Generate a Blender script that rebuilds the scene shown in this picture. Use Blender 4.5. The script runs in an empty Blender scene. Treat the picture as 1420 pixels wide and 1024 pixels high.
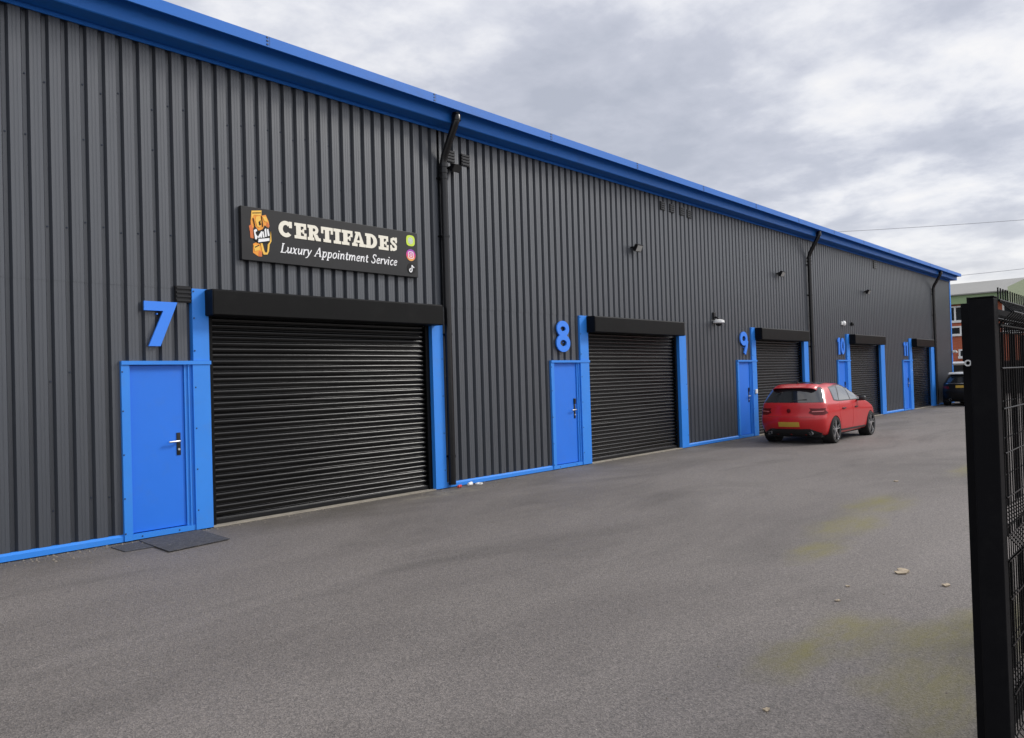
import bpy, bmesh, math, random
from mathutils import Vector, Matrix
from mathutils.bvhtree import BVHTree
random.seed(4)
R = math.radians
PI = math.pi
scene = bpy.context.scene
col = scene.collection

# ------------------------------------------------------------------ materials
def new_mat(name):
    m = bpy.data.materials.new(name); m.use_nodes = True
    nt = m.node_tree
    return m, nt, nt.nodes['Principled BSDF']

def N(nt, t, **kw):
    n = nt.nodes.new(t)
    for k, v in kw.items():
        if k.startswith('i_'):
            n.inputs[k[2:].replace('_', ' ')].default_value = v
        else:
            setattr(n, k, v)
    return n

def rgba(c): return (c[0], c[1], c[2], 1)

def paint(name, c, rough=.45, metal=0, var=.12, scale=3., bump=0., bscale=60., spec=.5, coat=0., dirt=None, stretch=(1, 1, 1)):
    """painted surface: slightly uneven colour and gloss, optional dirt and fine bump"""
    m, nt, b = new_mat(name)
    L = nt.links.new
    tc = N(nt, 'ShaderNodeTexCoord')
    mp = N(nt, 'ShaderNodeMapping'); mp.inputs['Scale'].default_value = stretch
    L(tc.outputs['Object'], mp.inputs['Vector'])
    no = N(nt, 'ShaderNodeTexNoise', i_Scale=scale, i_Detail=6., i_Roughness=.6)
    L(mp.outputs[0], no.inputs['Vector'])
    mix = N(nt, 'ShaderNodeMix', data_type='RGBA')
    mix.inputs[6].default_value = rgba([x * (1 - var) for x in c])
    mix.inputs[7].default_value = rgba([min(1, x * (1 + var)) for x in c])
    L(no.outputs['Fac'], mix.inputs[0])
    out = mix.outputs[2]
    if dirt:
        n2 = N(nt, 'ShaderNodeTexNoise', i_Scale=dirt[1], i_Detail=8., i_Roughness=.7)
        L(mp.outputs[0], n2.inputs['Vector'])
        rp = N(nt, 'ShaderNodeValToRGB')
        rp.color_ramp.elements[0].position = .52; rp.color_ramp.elements[1].position = .8
        L(n2.outputs['Fac'], rp.inputs[0])
        ml = N(nt, 'ShaderNodeMath', operation='MULTIPLY'); ml.inputs[1].default_value = dirt[2]
        L(rp.outputs[0], ml.inputs[0])
        m2 = N(nt, 'ShaderNodeMix', data_type='RGBA'); m2.inputs[7].default_value = rgba(dirt[0])
        L(ml.outputs[0], m2.inputs[0]); L(out, m2.inputs[6]); out = m2.outputs[2]
    L(out, b.inputs['Base Color'])
    mr = N(nt, 'ShaderNodeMapRange'); mr.inputs[3].default_value = max(.02, rough - .07); mr.inputs[4].default_value = rough + .07
    L(no.outputs['Fac'], mr.inputs[0]); L(mr.outputs[0], b.inputs['Roughness'])
    b.inputs['Metallic'].default_value = metal
    b.inputs['Specular IOR Level'].default_value = spec
    b.inputs['Coat Weight'].default_value = coat
    if bump:
        n3 = N(nt, 'ShaderNodeTexNoise', i_Scale=bscale, i_Detail=4.)
        L(mp.outputs[0], n3.inputs['Vector'])
        bp = N(nt, 'ShaderNodeBump', i_Strength=bump, i_Distance=.01)
        L(n3.outputs['Fac'], bp.inputs['Height']); L(bp.outputs[0], b.inputs['Normal'])
    return m

M = {}
M['clad'] = paint('anthracite_cladding', (.046, .052, .063), .36, var=.14, scale=1.2, bump=.06, bscale=9, spec=.85,
                  dirt=((.13, .13, .13), 2.2, .22), stretch=(5, 1, .35))
M['blue'] = paint('blue_paint', (.026, .225, .74), .45, var=.08, scale=2, dirt=((.07, .19, .48), 3, .45))
M['blue_door'] = paint('blue_door_paint', (.012, .165, .72), .45, var=.08, scale=1.5, bump=.05, bscale=7, dirt=((.05, .16, .5), 4, .3))
M['blue_gutter'] = paint('blue_gutter_paint', (.018, .145, .52), .45, spec=.25, var=.12, scale=1.5, dirt=((.04, .08, .2), 3, .5), stretch=(.5, 1, 1))
M['black'] = paint('black_paint', (.006, .006, .007), .4, var=.15, scale=4, dirt=((.03, .03, .028), 5, .3), spec=.3)
M['shutter'] = paint('black_shutter_lath', (.003, .003, .0032), .24, var=.25, scale=2, dirt=((.014, .0135, .013), 3, .5), stretch=(.4, 1, 5), spec=.38)
M['box'] = paint('black_shutter_box', (.005, .005, .005), .42, var=.2, scale=2, dirt=((.014, .0135, .013), 2.5, .5), spec=.12)
M['pipe'] = paint('black_pipe_plastic', (.006, .006, .007), .25, var=.2, scale=5, spec=.4)
M['dark'] = paint('dark_void', (.006, .006, .006), .8)
M['steel'] = paint('brushed_steel', (.38, .38, .38), .32, metal=1, var=.15, scale=20)
M['plate_dark'] = paint('dark_handle_plate', (.02, .02, .02), .5, spec=.2, var=.2, scale=20)
M['galv'] = paint('galvanised_steel', (.62, .63, .64), .35, metal=.85, var=.2, scale=30)
M['screw'] = paint('screw_cap', (.02, .03, .06), .5)
M['white'] = paint('white_plastic', (.78, .78, .76), .4, var=.05)
M['sign'] = paint('black_sign_panel', (.011, .011, .012), .42, var=.1, scale=2, dirt=((.03, .03, .03), 3, .3), spec=.35)
M['cream'] = paint('cream_vinyl', (.80, .76, .64), .5, var=.05, scale=30)
M['vinyl_white'] = paint('white_vinyl', (.85, .85, .85), .5, var=.03)
M['orange'] = paint('orange_vinyl', (.80, .30, .022), .5, var=.2, scale=14)
M['orange_dark'] = paint('deep_orange_vinyl', (.62, .15, .03), .5, var=.2, scale=14)
M['yellow'] = paint('yellow_vinyl', (.85, .50, .07), .5, var=.12, scale=14)
M['lime'] = paint('lime_vinyl', (.55, .72, .05), .5, var=.1, scale=10)
M['silver_v'] = paint('silver_vinyl', (.55, .58, .58), .5, var=.1, scale=10)
M['mat'] = paint('doormat_fibre', (.060, .061, .068), .95, var=.7, scale=28, bump=.9, bscale=90, dirt=((.20, .19, .18), 32, .8))
M['concrete'] = paint('concrete_strip', (.30, .27, .22), .9, var=.3, scale=9, bump=.4, bscale=40, dirt=((.1, .09, .08), 4, .7))
M['leaf'] = paint('dry_leaf', (.38, .31, .22), .8, var=.3, scale=40)
M['paper'] = paint('white_paper', (.8, .8, .78), .7, var=.08, scale=20)
M['can_red'] = paint('red_print', (.55, .05, .03), .4, var=.2, scale=20)
M['glass_lens'] = paint('lamp_glass', (.30, .30, .29), .15, var=.1)
M['cable'] = paint('cable_sheath', (.34, .34, .36), .6)
# car paints
M['red'] = paint('red_car_paint', (.50, .009, .013), .40, var=.03, spec=.35, coat=.7)
M['red'].node_tree.nodes['Principled BSDF'].inputs['Coat Roughness'].default_value = .2
M['car_black'] = paint('black_car_paint', (.010, .010, .011), .42, var=.05, coat=.08, spec=.2)
M['car_glass'] = paint('tinted_car_glass', (.018, .020, .022), .05, var=.05, spec=1.)
M['side_glass'] = paint('sky_toned_car_glass', (.16, .17, .18), .04, var=.2, scale=1.5, spec=1.)  # pale grey base stands in for sky reflections and the view through
M['trim'] = paint('black_car_trim', (.015, .015, .016), .45)
M['tyre'] = paint('tyre_rubber', (.008, .008, .008), .75, bump=.2, bscale=40)
M['rim'] = paint('dark_alloy', (.02, .02, .022), .3, metal=.6)
M['rim_cut'] = paint('machined_alloy', (.60, .60, .61), .28, metal=.9)
M['lens_red'] = paint('tail_lamp_red', (.11, .004, .006), .3, spec=.3)
M['lens_bright'] = paint('tail_lamp_clear', (.60, .16, .15), .3)
M['plate'] = paint('yellow_plate', (.50, .31, .04), .45, var=.2, scale=9)
M['gate'] = paint('black_powder_coat', (.007, .007, .008), .6, var=.3, scale=5, dirt=((.016, .016, .016), 7, .5), spec=.04, bump=.03, bscale=30)
M['wire'] = paint('black_wire', (.004, .004, .0044), .34, var=.1, spec=.12)
M['roof_grey'] = paint('grey_roof_sheet', (.29, .285, .265), .7, var=.1, scale=.6, dirt=((.2, .2, .17), .8, .4))
M['green'] = paint('green_fascia', (.27, .38, .20), .6, var=.15, scale=.7, dirt=((.3, .36, .2), .9, .5))
M['green_pale'] = paint('pale_green_gable', (.50, .56, .36), .6, var=.1, scale=.7)
M['win_glass'] = paint('dark_window_glass', (.02, .023, .025), .08, spec=.8)
M['upvc'] = paint('white_window_frame', (.8, .8, .79), .4, var=.04)

def brick_mat():
    m, nt, b = new_mat('red_brick'); L = nt.links.new
    tc = N(nt, 'ShaderNodeTexCoord'); mp = N(nt, 'ShaderNodeMapping')
    mp.inputs['Rotation'].default_value = (R(90), 0, R(90))
    L(tc.outputs['Object'], mp.inputs['Vector'])
    sx = N(nt, 'ShaderNodeSeparateXYZ'); L(tc.outputs['Object'], sx.inputs[0])
    cx = N(nt, 'ShaderNodeCombineXYZ'); L(sx.outputs[1], cx.inputs[0]); L(sx.outputs[2], cx.inputs[1])
    br = N(nt, 'ShaderNodeTexBrick', i_Scale=1., offset=.5)
    br.inputs['Brick Width'].default_value = .225; br.inputs['Row Height'].default_value = .075
    br.inputs['Mortar Size'].default_value = .006
    br.inputs['Color1'].default_value = rgba((.52, .115, .045)); br.inputs['Color2'].default_value = rgba((.40, .085, .038))
    br.inputs['Mortar'].default_value = rgba((.34, .22, .16))
    L(cx.outputs[0], br.inputs['Vector']); L(br.outputs['Color'], b.inputs['Base Color'])
    b.inputs['Roughness'].default_value = .9
    return m
M['brick'] = brick_mat()

def asphalt_mat():
    m, nt, b = new_mat('worn_asphalt'); L = nt.links.new
    tc = N(nt, 'ShaderNodeTexCoord'); O = tc.outputs['Object']
    def noise(s, d=6, r=.6, v=O, dist=0.):
        n = N(nt, 'ShaderNodeTexNoise', i_Scale=s, i_Detail=float(d), i_Roughness=r, i_Distortion=dist); L(v, n.inputs['Vector']); return n.outputs['Fac']
    def ramp(f, a, c):
        r = N(nt, 'ShaderNodeMapRange', clamp=True); r.inputs[1].default_value = a; r.inputs[2].default_value = c; L(f, r.inputs[0]); return r.outputs[0]
    def mix(f, a, c, mode='MIX'):
        x = N(nt, 'ShaderNodeMix', data_type='RGBA', blend_type=mode)
        if isinstance(f, float): x.inputs[0].default_value = f
        else: L(f, x.inputs[0])
        for i, v in ((6, a), (7, c)):
            if isinstance(v, tuple): x.inputs[i].default_value = rgba(v)
            else: L(v, x.inputs[i])
        return x.outputs[2]
    def mul(a, c):
        x = N(nt, 'ShaderNodeMath', operation='MULTIPLY')
        L(a, x.inputs[0])
        if isinstance(c, float): x.inputs[1].default_value = c
        else: L(c, x.inputs[1])
        return x.outputs[0]
    mpw = N(nt, 'ShaderNodeMapping'); mpw.inputs['Scale'].default_value = (.35, 1, 1); mpw.inputs['Rotation'].default_value = (0, 0, R(6))
    L(O, mpw.inputs['Vector'])
    big = ramp(noise(.35, 4, .55, mpw.outputs[0], .4), .32, .70)
    base = mix(big, (.126, .113, .104), (.202, .183, .170))
    med = ramp(noise(1.3, 6, .68, mpw.outputs[0], .6), .40, .66)
    base = mix(mul(med, .55), base, (.190, .172, .157))
    # tyre-polished and damp darker lanes
    lane = ramp(noise(.7, 6, .62, mpw.outputs[0], .9), .50, .68)
    base = mix(mul(lane, .55), base, (.088, .080, .073))
    spot = ramp(noise(4.6, 6, .68), .60, .72)
    base = mix(mul(spot, .35), base, (.085, .078, .072))
    # aggregate grain
    vo = N(nt, 'ShaderNodeTexVoronoi', i_Scale=120.); L(O, vo.inputs['Vector'])
    sep = N(nt, 'ShaderNodeSeparateColor'); L(vo.outputs['Color'], sep.inputs[0])
    g = ramp(sep.outputs[0], .0, 1.)
    grain = mix(g, (.55, .55, .55), (1.48, 1.45, 1.42))
    base = mix(.75, base, grain, 'MULTIPLY')
    fine = ramp(noise(38, 3, .7), .3, .7)
    fcol = mix(fine, (.74, .74, .74), (1.26, 1.26, 1.26))
    base = mix(.8, base, fcol, 'MULTIPLY')
    # pale specks
    v2 = N(nt, 'ShaderNodeTexVoronoi', i_Scale=13.); L(O, v2.inputs['Vector'])
    sp = N(nt, 'ShaderNodeMath', operation='LESS_THAN'); sp.inputs[1].default_value = .055; L(v2.outputs['Distance'], sp.inputs[0])
    s2 = N(nt, 'ShaderNodeSeparateColor'); L(v2.outputs['Color'], s2.inputs[0])
    s3 = N(nt, 'ShaderNodeMath', operation='GREATER_THAN'); s3.inputs[1].default_value = .93; L(s2.outputs[1], s3.inputs[0])
    base = mix(mul(sp.outputs[0], s3.outputs[0]), base, (.42, .39, .34))
    # moss patches at fixed places in the yard
    patches = [(10.23, -6.02, .85, .28), (8.74, -6.15, .75, .25), (7.35, -6.35, .55, .16), (14.6, -6.2, 1.0, .22),
               (5.15, -7.45, .45, .22), (5.35, -7.85, .50, .20), (5.75, -8.0, .45, .18), (4.25, -8.15, .40, .16), (4.6, -7.95, .5, .2), (4.55, -7.3, .45, .14), (6.0, -8.3, .8, .3)]
    acc = None
    wob = N(nt, 'ShaderNodeTexNoise', i_Scale=2.5, i_Detail=4.); L(O, wob.inputs['Vector'])
    wsub = N(nt, 'ShaderNodeVectorMath', operation='MULTIPLY_ADD')
    wsub.inputs[1].default_value = (.7, .35, 0); wsub.inputs[2].default_value = (-.35, -.175, 0)
    L(wob.outputs['Color'], wsub.inputs[0])
    wadd = N(nt, 'ShaderNodeVectorMath', operation='ADD'); L(O, wadd.inputs[0]); L(wsub.outputs[0], wadd.inputs[1])
    for (x, y, a, c) in patches:
        mp = N(nt, 'ShaderNodeMapping', vector_type='TEXTURE')
        mp.inputs['Location'].default_value = (x, y, 0); mp.inputs['Scale'].default_value = (a * 1.5, c * 1.8, 1)
        L(wadd.outputs[0], mp.inputs['Vector'])
        ln = N(nt, 'ShaderNodeVectorMath', operation='LENGTH'); L(mp.outputs[0], ln.inputs[0])
        r = N(nt, 'ShaderNodeMapRange', clamp=True, interpolation_type='SMOOTHSTEP'); r.inputs[1].default_value = 1.; r.inputs[2].default_value = .1
        L(ln.outputs['Value'], r.inputs[0])
        if acc is None: acc = r.outputs[0]
        else:
            mx = N(nt, 'ShaderNodeMath', operation='MAXIMUM'); L(acc, mx.inputs[0]); L(r.outputs[0], mx.inputs[1]); acc = mx.outputs[0]
    brk = ramp(noise(5, 8, .75, mpw.outputs[0]), .28, .62)
    moss = mul(mul(acc, brk), .85)
    base = mix(moss, base, (.185, .166, .062))
    # grime strip along the foot of the wall
    sx = N(nt, 'ShaderNodeSeparateXYZ'); L(wadd.outputs[0], sx.inputs[0])
    gr = N(nt, 'ShaderNodeMapRange', clamp=True); gr.inputs[1].default_value = -1.1; gr.inputs[2].default_value = .1; L(sx.outputs[1], gr.inputs[0])
    base = mix(mul(mul(gr.outputs[0], ramp(noise(1.7, 5, .7), .3, .65)), .75), base, (.080, .070, .053))
    # pale cement wash in front of the first shutter's right end
    mp = N(nt, 'ShaderNodeMapping', vector_type='TEXTURE'); mp.inputs['Location'].default_value = (7.9, -.42, 0); mp.inputs['Scale'].default_value = (1.1, .30, 1)
    L(wadd.outputs[0], mp.inputs['Vector'])
    ln = N(nt, 'ShaderNodeVectorMath', operation='LENGTH'); L(mp.outputs[0], ln.inputs[0])
    r = N(nt, 'ShaderNodeMapRange', clamp=True); r.inputs[1].default_value = 1.; r.inputs[2].default_value = .3; L(ln.outputs['Value'], r.inputs[0])
    base = mix(mul(mul(r.outputs[0], ramp(noise(4, 6, .7), .4, .6)), .6), base, (.30, .27, .21))
    L(base, b.inputs['Base Color'])
    b.inputs['Roughness'].default_value = .75; b.inputs['Specular IOR Level'].default_value = .45
    bp = N(nt, 'ShaderNodeBump', i_Strength=.6, i_Distance=.006); L(vo.outputs['Distance'], bp.inputs['Height'])
    bp2 = N(nt, 'ShaderNodeBump', i_Strength=.35, i_Distance=.02); L(noise(6, 6, .7), bp2.inputs['Height']); L(bp.outputs[0], bp2.inputs['Normal'])
    L(bp2.outputs[0], b.inputs['Normal'])
    return m
M['asphalt'] = asphalt_mat()

def gradient_icon_mat():
    m, nt, b = new_mat('violet_to_orange_vinyl'); L = nt.links.new
    tc = N(nt, 'ShaderNodeTexCoord'); sx = N(nt, 'ShaderNodeSeparateXYZ'); L(tc.outputs['Object'], sx.inputs[0])
    r = N(nt, 'ShaderNodeMapRange', clamp=True); r.inputs[1].default_value = 3.63; r.inputs[2].default_value = 3.81; L(sx.outputs[2], r.inputs[0])
    cr = N(nt, 'ShaderNodeValToRGB'); e = cr.color_ramp.elements
    e[0].color = (.85, .42, .05, 1); e[1].color = (.22, .05, .42, 1)
    n = e.new(.4); n.color = (.75, .08, .16, 1); n = e.new(.7); n.color = (.55, .04, .35, 1)
    L(r.outputs[0], cr.inputs[0]); L(cr.outputs[0], b.inputs['Base Color']); b.inputs['Roughness'].default_value = .5
    return m
M['gram'] = gradient_icon_mat()

# ------------------------------------------------------------------ mesh helpers
class MB:
    def __init__(s): s.bm = bmesh.new()
    def quad(s, *pts):
        return s.bm.faces.new([s.bm.verts.new(p) for p in pts])
    def box(s, x0, x1, y0, y1, z0, z1, mat=None, bevel=0.):
        n0 = len(s.bm.verts)
        vs = [s.bm.verts.new((x, y, z)) for z in (z0, z1) for y in (y0, y1) for x in (x0, x1)]
        fs = [s.bm.faces.new([vs[i] for i in f]) for f in ((0, 2, 3, 1), (4, 5, 7, 6), (0, 1, 5, 4), (1, 3, 7, 5), (3, 2, 6, 7), (2, 0, 4, 6))]
        if bevel:
            es = list({e for f in fs for e in f.edges})
            r = bmesh.ops.bevel(s.bm, geom=es, offset=bevel, segments=2, affect='EDGES', profile=.5)
            if mat: 
                bmesh.ops.transform(s.bm, matrix=mat, verts=list({v for f in r['faces'] for v in f.verts}))
        elif mat: bmesh.ops.transform(s.bm, matrix=mat, verts=vs)
        return s
    def tube(s, pts, r, seg=8, cap=True, radii=None):
        pts = [Vector(p) for p in pts]; rings = []
        for i, p in enumerate(pts):
            a = pts[max(0, i - 1)]; b = pts[min(len(pts) - 1, i + 1)]
            d = (b - a).normalized()
            up = Vector((0, 0, 1)) if abs(d.z) < .9 else Vector((0, 1, 0))
            u = d.cross(up).normalized(); v = d.cross(u).normalized()
            rr = radii[i] if radii else r
            rings.append([s.bm.verts.new(p + rr * (math.cos(2 * PI * k / seg) * u + math.sin(2 * PI * k / seg) * v)) for k in range(seg)])
        for a, b in zip(rings, rings[1:]):
            for k in range(seg): s.bm.faces.new((a[k], a[(k + 1) % seg], b[(k + 1) % seg], b[k]))
        if cap: s.bm.faces.new(rings[0][::-1]); s.bm.faces.new(rings[-1])
        return s
    def sweep(s, prof, x0, x1):
        """closed (y,z) profile swept along x"""
        a = [s.bm.verts.new((x0, y, z)) for y, z in prof]; b = [s.bm.verts.new((x1, y, z)) for y, z in prof]
        n = len(prof)
        for i in range(n): s.bm.faces.new((a[i], a[(i + 1) % n], b[(i + 1) % n], b[i]))
        s.bm.faces.new(a[::-1]); s.bm.faces.new(b)
        return s
    def prism(s, poly, y0, y1):
        """(x,z) polygon with front at y0 (towards the camera side) and back at y1"""
        a = [s.bm.verts.new((x, y0, z)) for x, z in poly]; b = [s.bm.verts.new((x, y1, z)) for x, z in poly]
        n = len(poly)
        s.bm.faces.new(a)
        s.bm.faces.new(b[::-1])
        for i in range(n): s.bm.faces.new((a[(i + 1) % n], a[i], b[i], b[(i + 1) % n]))
        return s
    def ribbon(s, pts, w, y0, y1, closed=False):
        """stroke of width w along (x,z) points, as a prism; w may be a list"""
        n = len(pts); L, Rr = [], []
        for i, p in enumerate(pts):
            if closed: a, b = pts[i - 1], pts[(i + 1) % n]
            else: a, b = pts[max(0, i - 1)], pts[min(n - 1, i + 1)]
            d = Vector((b[0] - a[0], b[1] - a[1])); d.normalize(); nn = Vector((-d.y, d.x))
            ww = (w[i] if isinstance(w, (list, tuple)) else w) / 2
            L.append((p[0] + nn.x * ww, p[1] + nn.y * ww)); Rr.append((p[0] - nn.x * ww, p[1] - nn.y * ww))
        V = lambda q, y: s.bm.verts.new((q[0], y, q[1]))
        lf = [V(q, y0) for q in L]; rf = [V(q, y0) for q in Rr]; lb = [V(q, y1) for q in L]; rb = [V(q, y1) for q in Rr]
        rng = range(n) if closed else range(n - 1)
        for i in rng:
            j = (i + 1) % n
            s.bm.faces.new((rf[i], rf[j], lf[j], lf[i])); s.bm.faces.new((lb[i], lb[j], rb[j], rb[i]))
            s.bm.faces.new((lf[i], lf[j], lb[j], lb[i])); s.bm.faces.new((rb[i], rb[j], rf[j], rf[i]))
        if not closed:
            s.bm.faces.new((rf[0], lf[0], lb[0], rb[0])); s.bm.faces.new((lf[-1], rf[-1], rb[-1], lb[-1]))
        return s
    def lathe(s, prof, c=(0, 0, 0), axis='z', seg=24):
        rings = []
        for r, h in prof:
            ring = []
            for k in range(seg):
                a = 2 * PI * k / seg; u, v = r * math.cos(a), r * math.sin(a)
                p = (u, v, h) if axis == 'z' else ((u, h, v) if axis == 'y' else (h, u, v))
                ring.append(s.bm.verts.new((p[0] + c[0], p[1] + c[1], p[2] + c[2])))
            rings.append(ring)
        for a, b in zip(rings, rings[1:]):
            for k in range(seg): s.bm.faces.new((a[k], a[(k + 1) % seg], b[(k + 1) % seg], b[k]))
        return s
    def join(s, other, idx):
        """another builder's faces in the same mesh, with material slot idx"""
        bmesh.ops.recalc_face_normals(other.bm, faces=other.bm.faces)
        t = bpy.data.meshes.new('t'); other.bm.to_mesh(t); other.bm.free()
        old = set(s.bm.faces); s.bm.from_mesh(t); bpy.data.meshes.remove(t)
        for f in s.bm.faces:
            if f not in old: f.material_index = idx
        return s
    def build(s, name, mat, parent=None, smooth=False, normals=True, angle=None):
        if normals: bmesh.ops.recalc_face_normals(s.bm, faces=s.bm.faces)
        me = bpy.data.meshes.new(name); s.bm.to_mesh(me); s.bm.free()
        for q in (mat if isinstance(mat, (list, tuple)) else [mat]): me.materials.append(q)
        if smooth or angle:
            for p in me.polygons: p.use_smooth = True
            if angle: me.set_sharp_from_angle(angle=R(angle))
        o = bpy.data.objects.new(name, me); col.objects.link(o)
        if parent: o.parent = parent
        return o

def tag(o, label=None, cat=None, group=None, kind=None):
    if label: o['label'] = label
    if cat: o['category'] = cat
    if group: o['group'] = group
    if kind: o['kind'] = kind
    return o

def empty(name, label=None, cat=None, group=None, loc=(0, 0, 0), rz=0.):
    o = bpy.data.objects.new(name, None); col.objects.link(o); o.location = loc; o.rotation_euler.z = rz
    o.empty_display_size = .1
    return tag(o, label, cat, group)

def copy_tree(o, parent=None):
    c = o.copy(); col.objects.link(c)
    if parent: c.parent = parent
    for ch in list(o.children): copy_tree(ch, c)
    return c

# ------------------------------------------------------------------ ground
g = MB(); g.quad((-120, -160, 0), (260, -160, 0), (260, 160, 0), (-120, 160, 0))
tag(g.build('yard', M['asphalt']), kind='structure')

# ------------------------------------------------------------------ the industrial building (its front wall lies on y = 0, x runs along it)
X0, X1, TOP = -8., 41.5, 5.87
bld = empty('industrial_building', 'long grey corrugated industrial unit with blue trim and black roller shutters', 'building')
UNITS = [  # door left, door right (= post left), opening left, opening right, post right
    (3.34, 4.17, 4.385, 8.06, 8.29),
    (11.02, 11.93, 12.21, 15.74, 16.05),
    (18.69, 19.56, 19.83, 23.16, 23.50),
    (26.00, 26.90, 27.20, 30.52, 30.98),
    (33.30, 34.24, 34.62, 37.52, 38.10)]

def clad_profile(x0, x1, phase, pitch=.19):
    """corrugated sheet seen from above: wide outer pan, narrow valley"""
    pts = []
    k = math.floor((x0 - phase) / pitch) - 1
    D = .052
    while True:
        b = phase + k * pitch            # b: where the flank facing -x starts
        if b > x1 + pitch: break
        seq = [(-.036, D), (0., D), (.020, 0.), (.050, 0.), (.053, .0022), (.059, .0022), (.062, 0), (.086, 0.), (.089, .0022), (.095, .0022), (.098, 0), (.132, 0.)]
        for dx, dy in seq: pts.append((b + dx, dy))
        k += 1
    out = []
    for (a, b) in zip(pts, pts[1:]):
        if b[0] <= x0 or a[0] >= x1: continue
        f = lambda x: (x, a[1] + (b[1] - a[1]) * (x - a[0]) / max(1e-9, b[0] - a[0]))
        p = f(max(a[0], x0)); q = f(min(b[0], x1))
        if not out: out.append(p)
        out.append(q)
    return out

cl = MB()
def clad(x0, x1, z0, z1, off=0.):
    ph = 8.47 if x0 > 8.2 else 2.285
    pr = clad_profile(x0, x1, ph)
    bot = [cl.bm.verts.new((x, y + off, z0)) for x, y in pr]; top = [cl.bm.verts.new((x, y + off, z1)) for x, y in pr]
    for i in range(len(pr) - 1): cl.bm.faces.new((bot[i], bot[i + 1], top[i + 1], top[i]))
LAP = 2.955
segs = []                                 # lower sheets, upper sheets
prev = X0
for (a, b, c, d, e) in UNITS:
    clad(prev, a, .03, LAP); clad(a, b + .02, 2.04, LAP)
    prev = e - .02
clad(prev, X1, .03, LAP)
for (xa, xb) in ((X0, 8.36), (8.36, 23.7), (23.7, 38.2), (38.2, X1)):
    clad(xa, xb, LAP - .002, TOP + .05, -.0035)

# screws of the cladding in rows, in the valleys
sc = MB()
for z in (.5, 1.9, 3.6, 4.55, 5.15):
    k = 0
    for i in range(0, 190):
        ph = 2.285 if 2.285 + i * .19 < 8.2 else 8.47 - .19 * 33
        x = ph - .018 + i * .19
        if x > X1 - .1: break
        if any(a - .1 < x < e + .1 for (a, _, _, _, e) in UNITS) and z < 3.1: continue
        if random.random() < .35: continue
        zz = z + random.uniform(-.06, .06)
        sc.box(x - .008, x + .008, .040, .056, zz - .008, zz + .008)
cl.join(sc, 1); cl.build('cladding', [M['clad'], M['screw']], bld, normals=False)

# the body of the building behind the sheets: end wall, back wall, roof
bw = MB()
bw.box(X0, X1 - .06, .12, 22, .02, TOP - .1)
bw.build('wall_core', M['clad'], bld)
ew = MB()                                  # gable cladding at the far end
pr = clad_profile(.1, 22, 0)
b0 = [ew.bm.verts.new((X1 - .04 - y, x, .03)) for x, y in pr]; b1 = [ew.bm.verts.new((X1 - .04 - y, x, TOP + .03 + .12 * min(x, 22 - x))) for x, y in pr]
for i in range(len(pr) - 1): ew.bm.faces.new((b0[i], b0[i + 1], b1[i + 1], b1[i]))
ew.build('end_wall', M['clad'], bld)
rf = MB()
rf.sweep([(-.10, 6.28), (11, 7.65), (22.3, 6.28), (22.3, 6.20), (11, 7.58), (-.10, 6.20)], X0, X1 + .02)
rf.build('roof', M['roof_grey'], bld)

# stepped blue eaves: soffit, fascia and box gutter
gu = MB()
gu.sweep([(-.012, 5.868), (-.012, 5.905), (-.30, 5.895), (-.312, 5.905), (-.318, 6.03), (-.33, 6.165), (-.488, 6.165), (-.490, 6.052), (-.505, 6.056), (-.505, 6.192), (-.46, 6.196),
          (-.10, 6.19), (.04, 6.19), (.04, 5.868)], X0, X1 + .03)
li = MB(); li.box(X0, X1, -.030, -.0125, 5.846, 5.885); li.build('flashing_strip', M['blue_gutter'], bld)
jn = MB()
xj = 2.2
while xj < X1:
    for z in (6.085, 6.13, 6.175): jn.box(xj - .012, xj + .012, -.512, -.503, z - .009, z + .009)
    jn.box(xj + .03, xj + .034, -.5065, -.50, 6.066, 6.19)
    xj += 2.82
gu.join(jn, 1); gut = gu.build('gutter', [M['blue_gutter'], M['screw']], bld)
en = MB(); en.prism([(0, 0)] * 0 or [(X1 + .03, 6.192), (X1 + .045, 6.192), (X1 + .045, 6.066), (X1 + .03, 6.066)], -.50, -.32); en.build('gutter_end_cap', M['blue_gutter'], gut)
cf = MB(); cf.box(X1 - .15, X1 + .01, -.022, -.004, .03, 5.845); cf.box(X1 - .008, X1 + .012, -.003, .2, .03, 5.845)
cf.build('corner_flashing', M['blue'], bld)

# blue drip trim along the foot of the wall
prev = X0
for i, (a, b, c, d, e) in enumerate(UNITS + [(X1, 0, 0, 0, 0)]):
    t = MB(); x0, x1 = prev + .003, a - .003
    t.sweep([(-.028, .012), (-.028, .068), (-.004, .092), (.03, .092), (.03, .012)], x0, x1)
    t.build('base_trim', M['blue'], bld)
    prev = e

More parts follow.
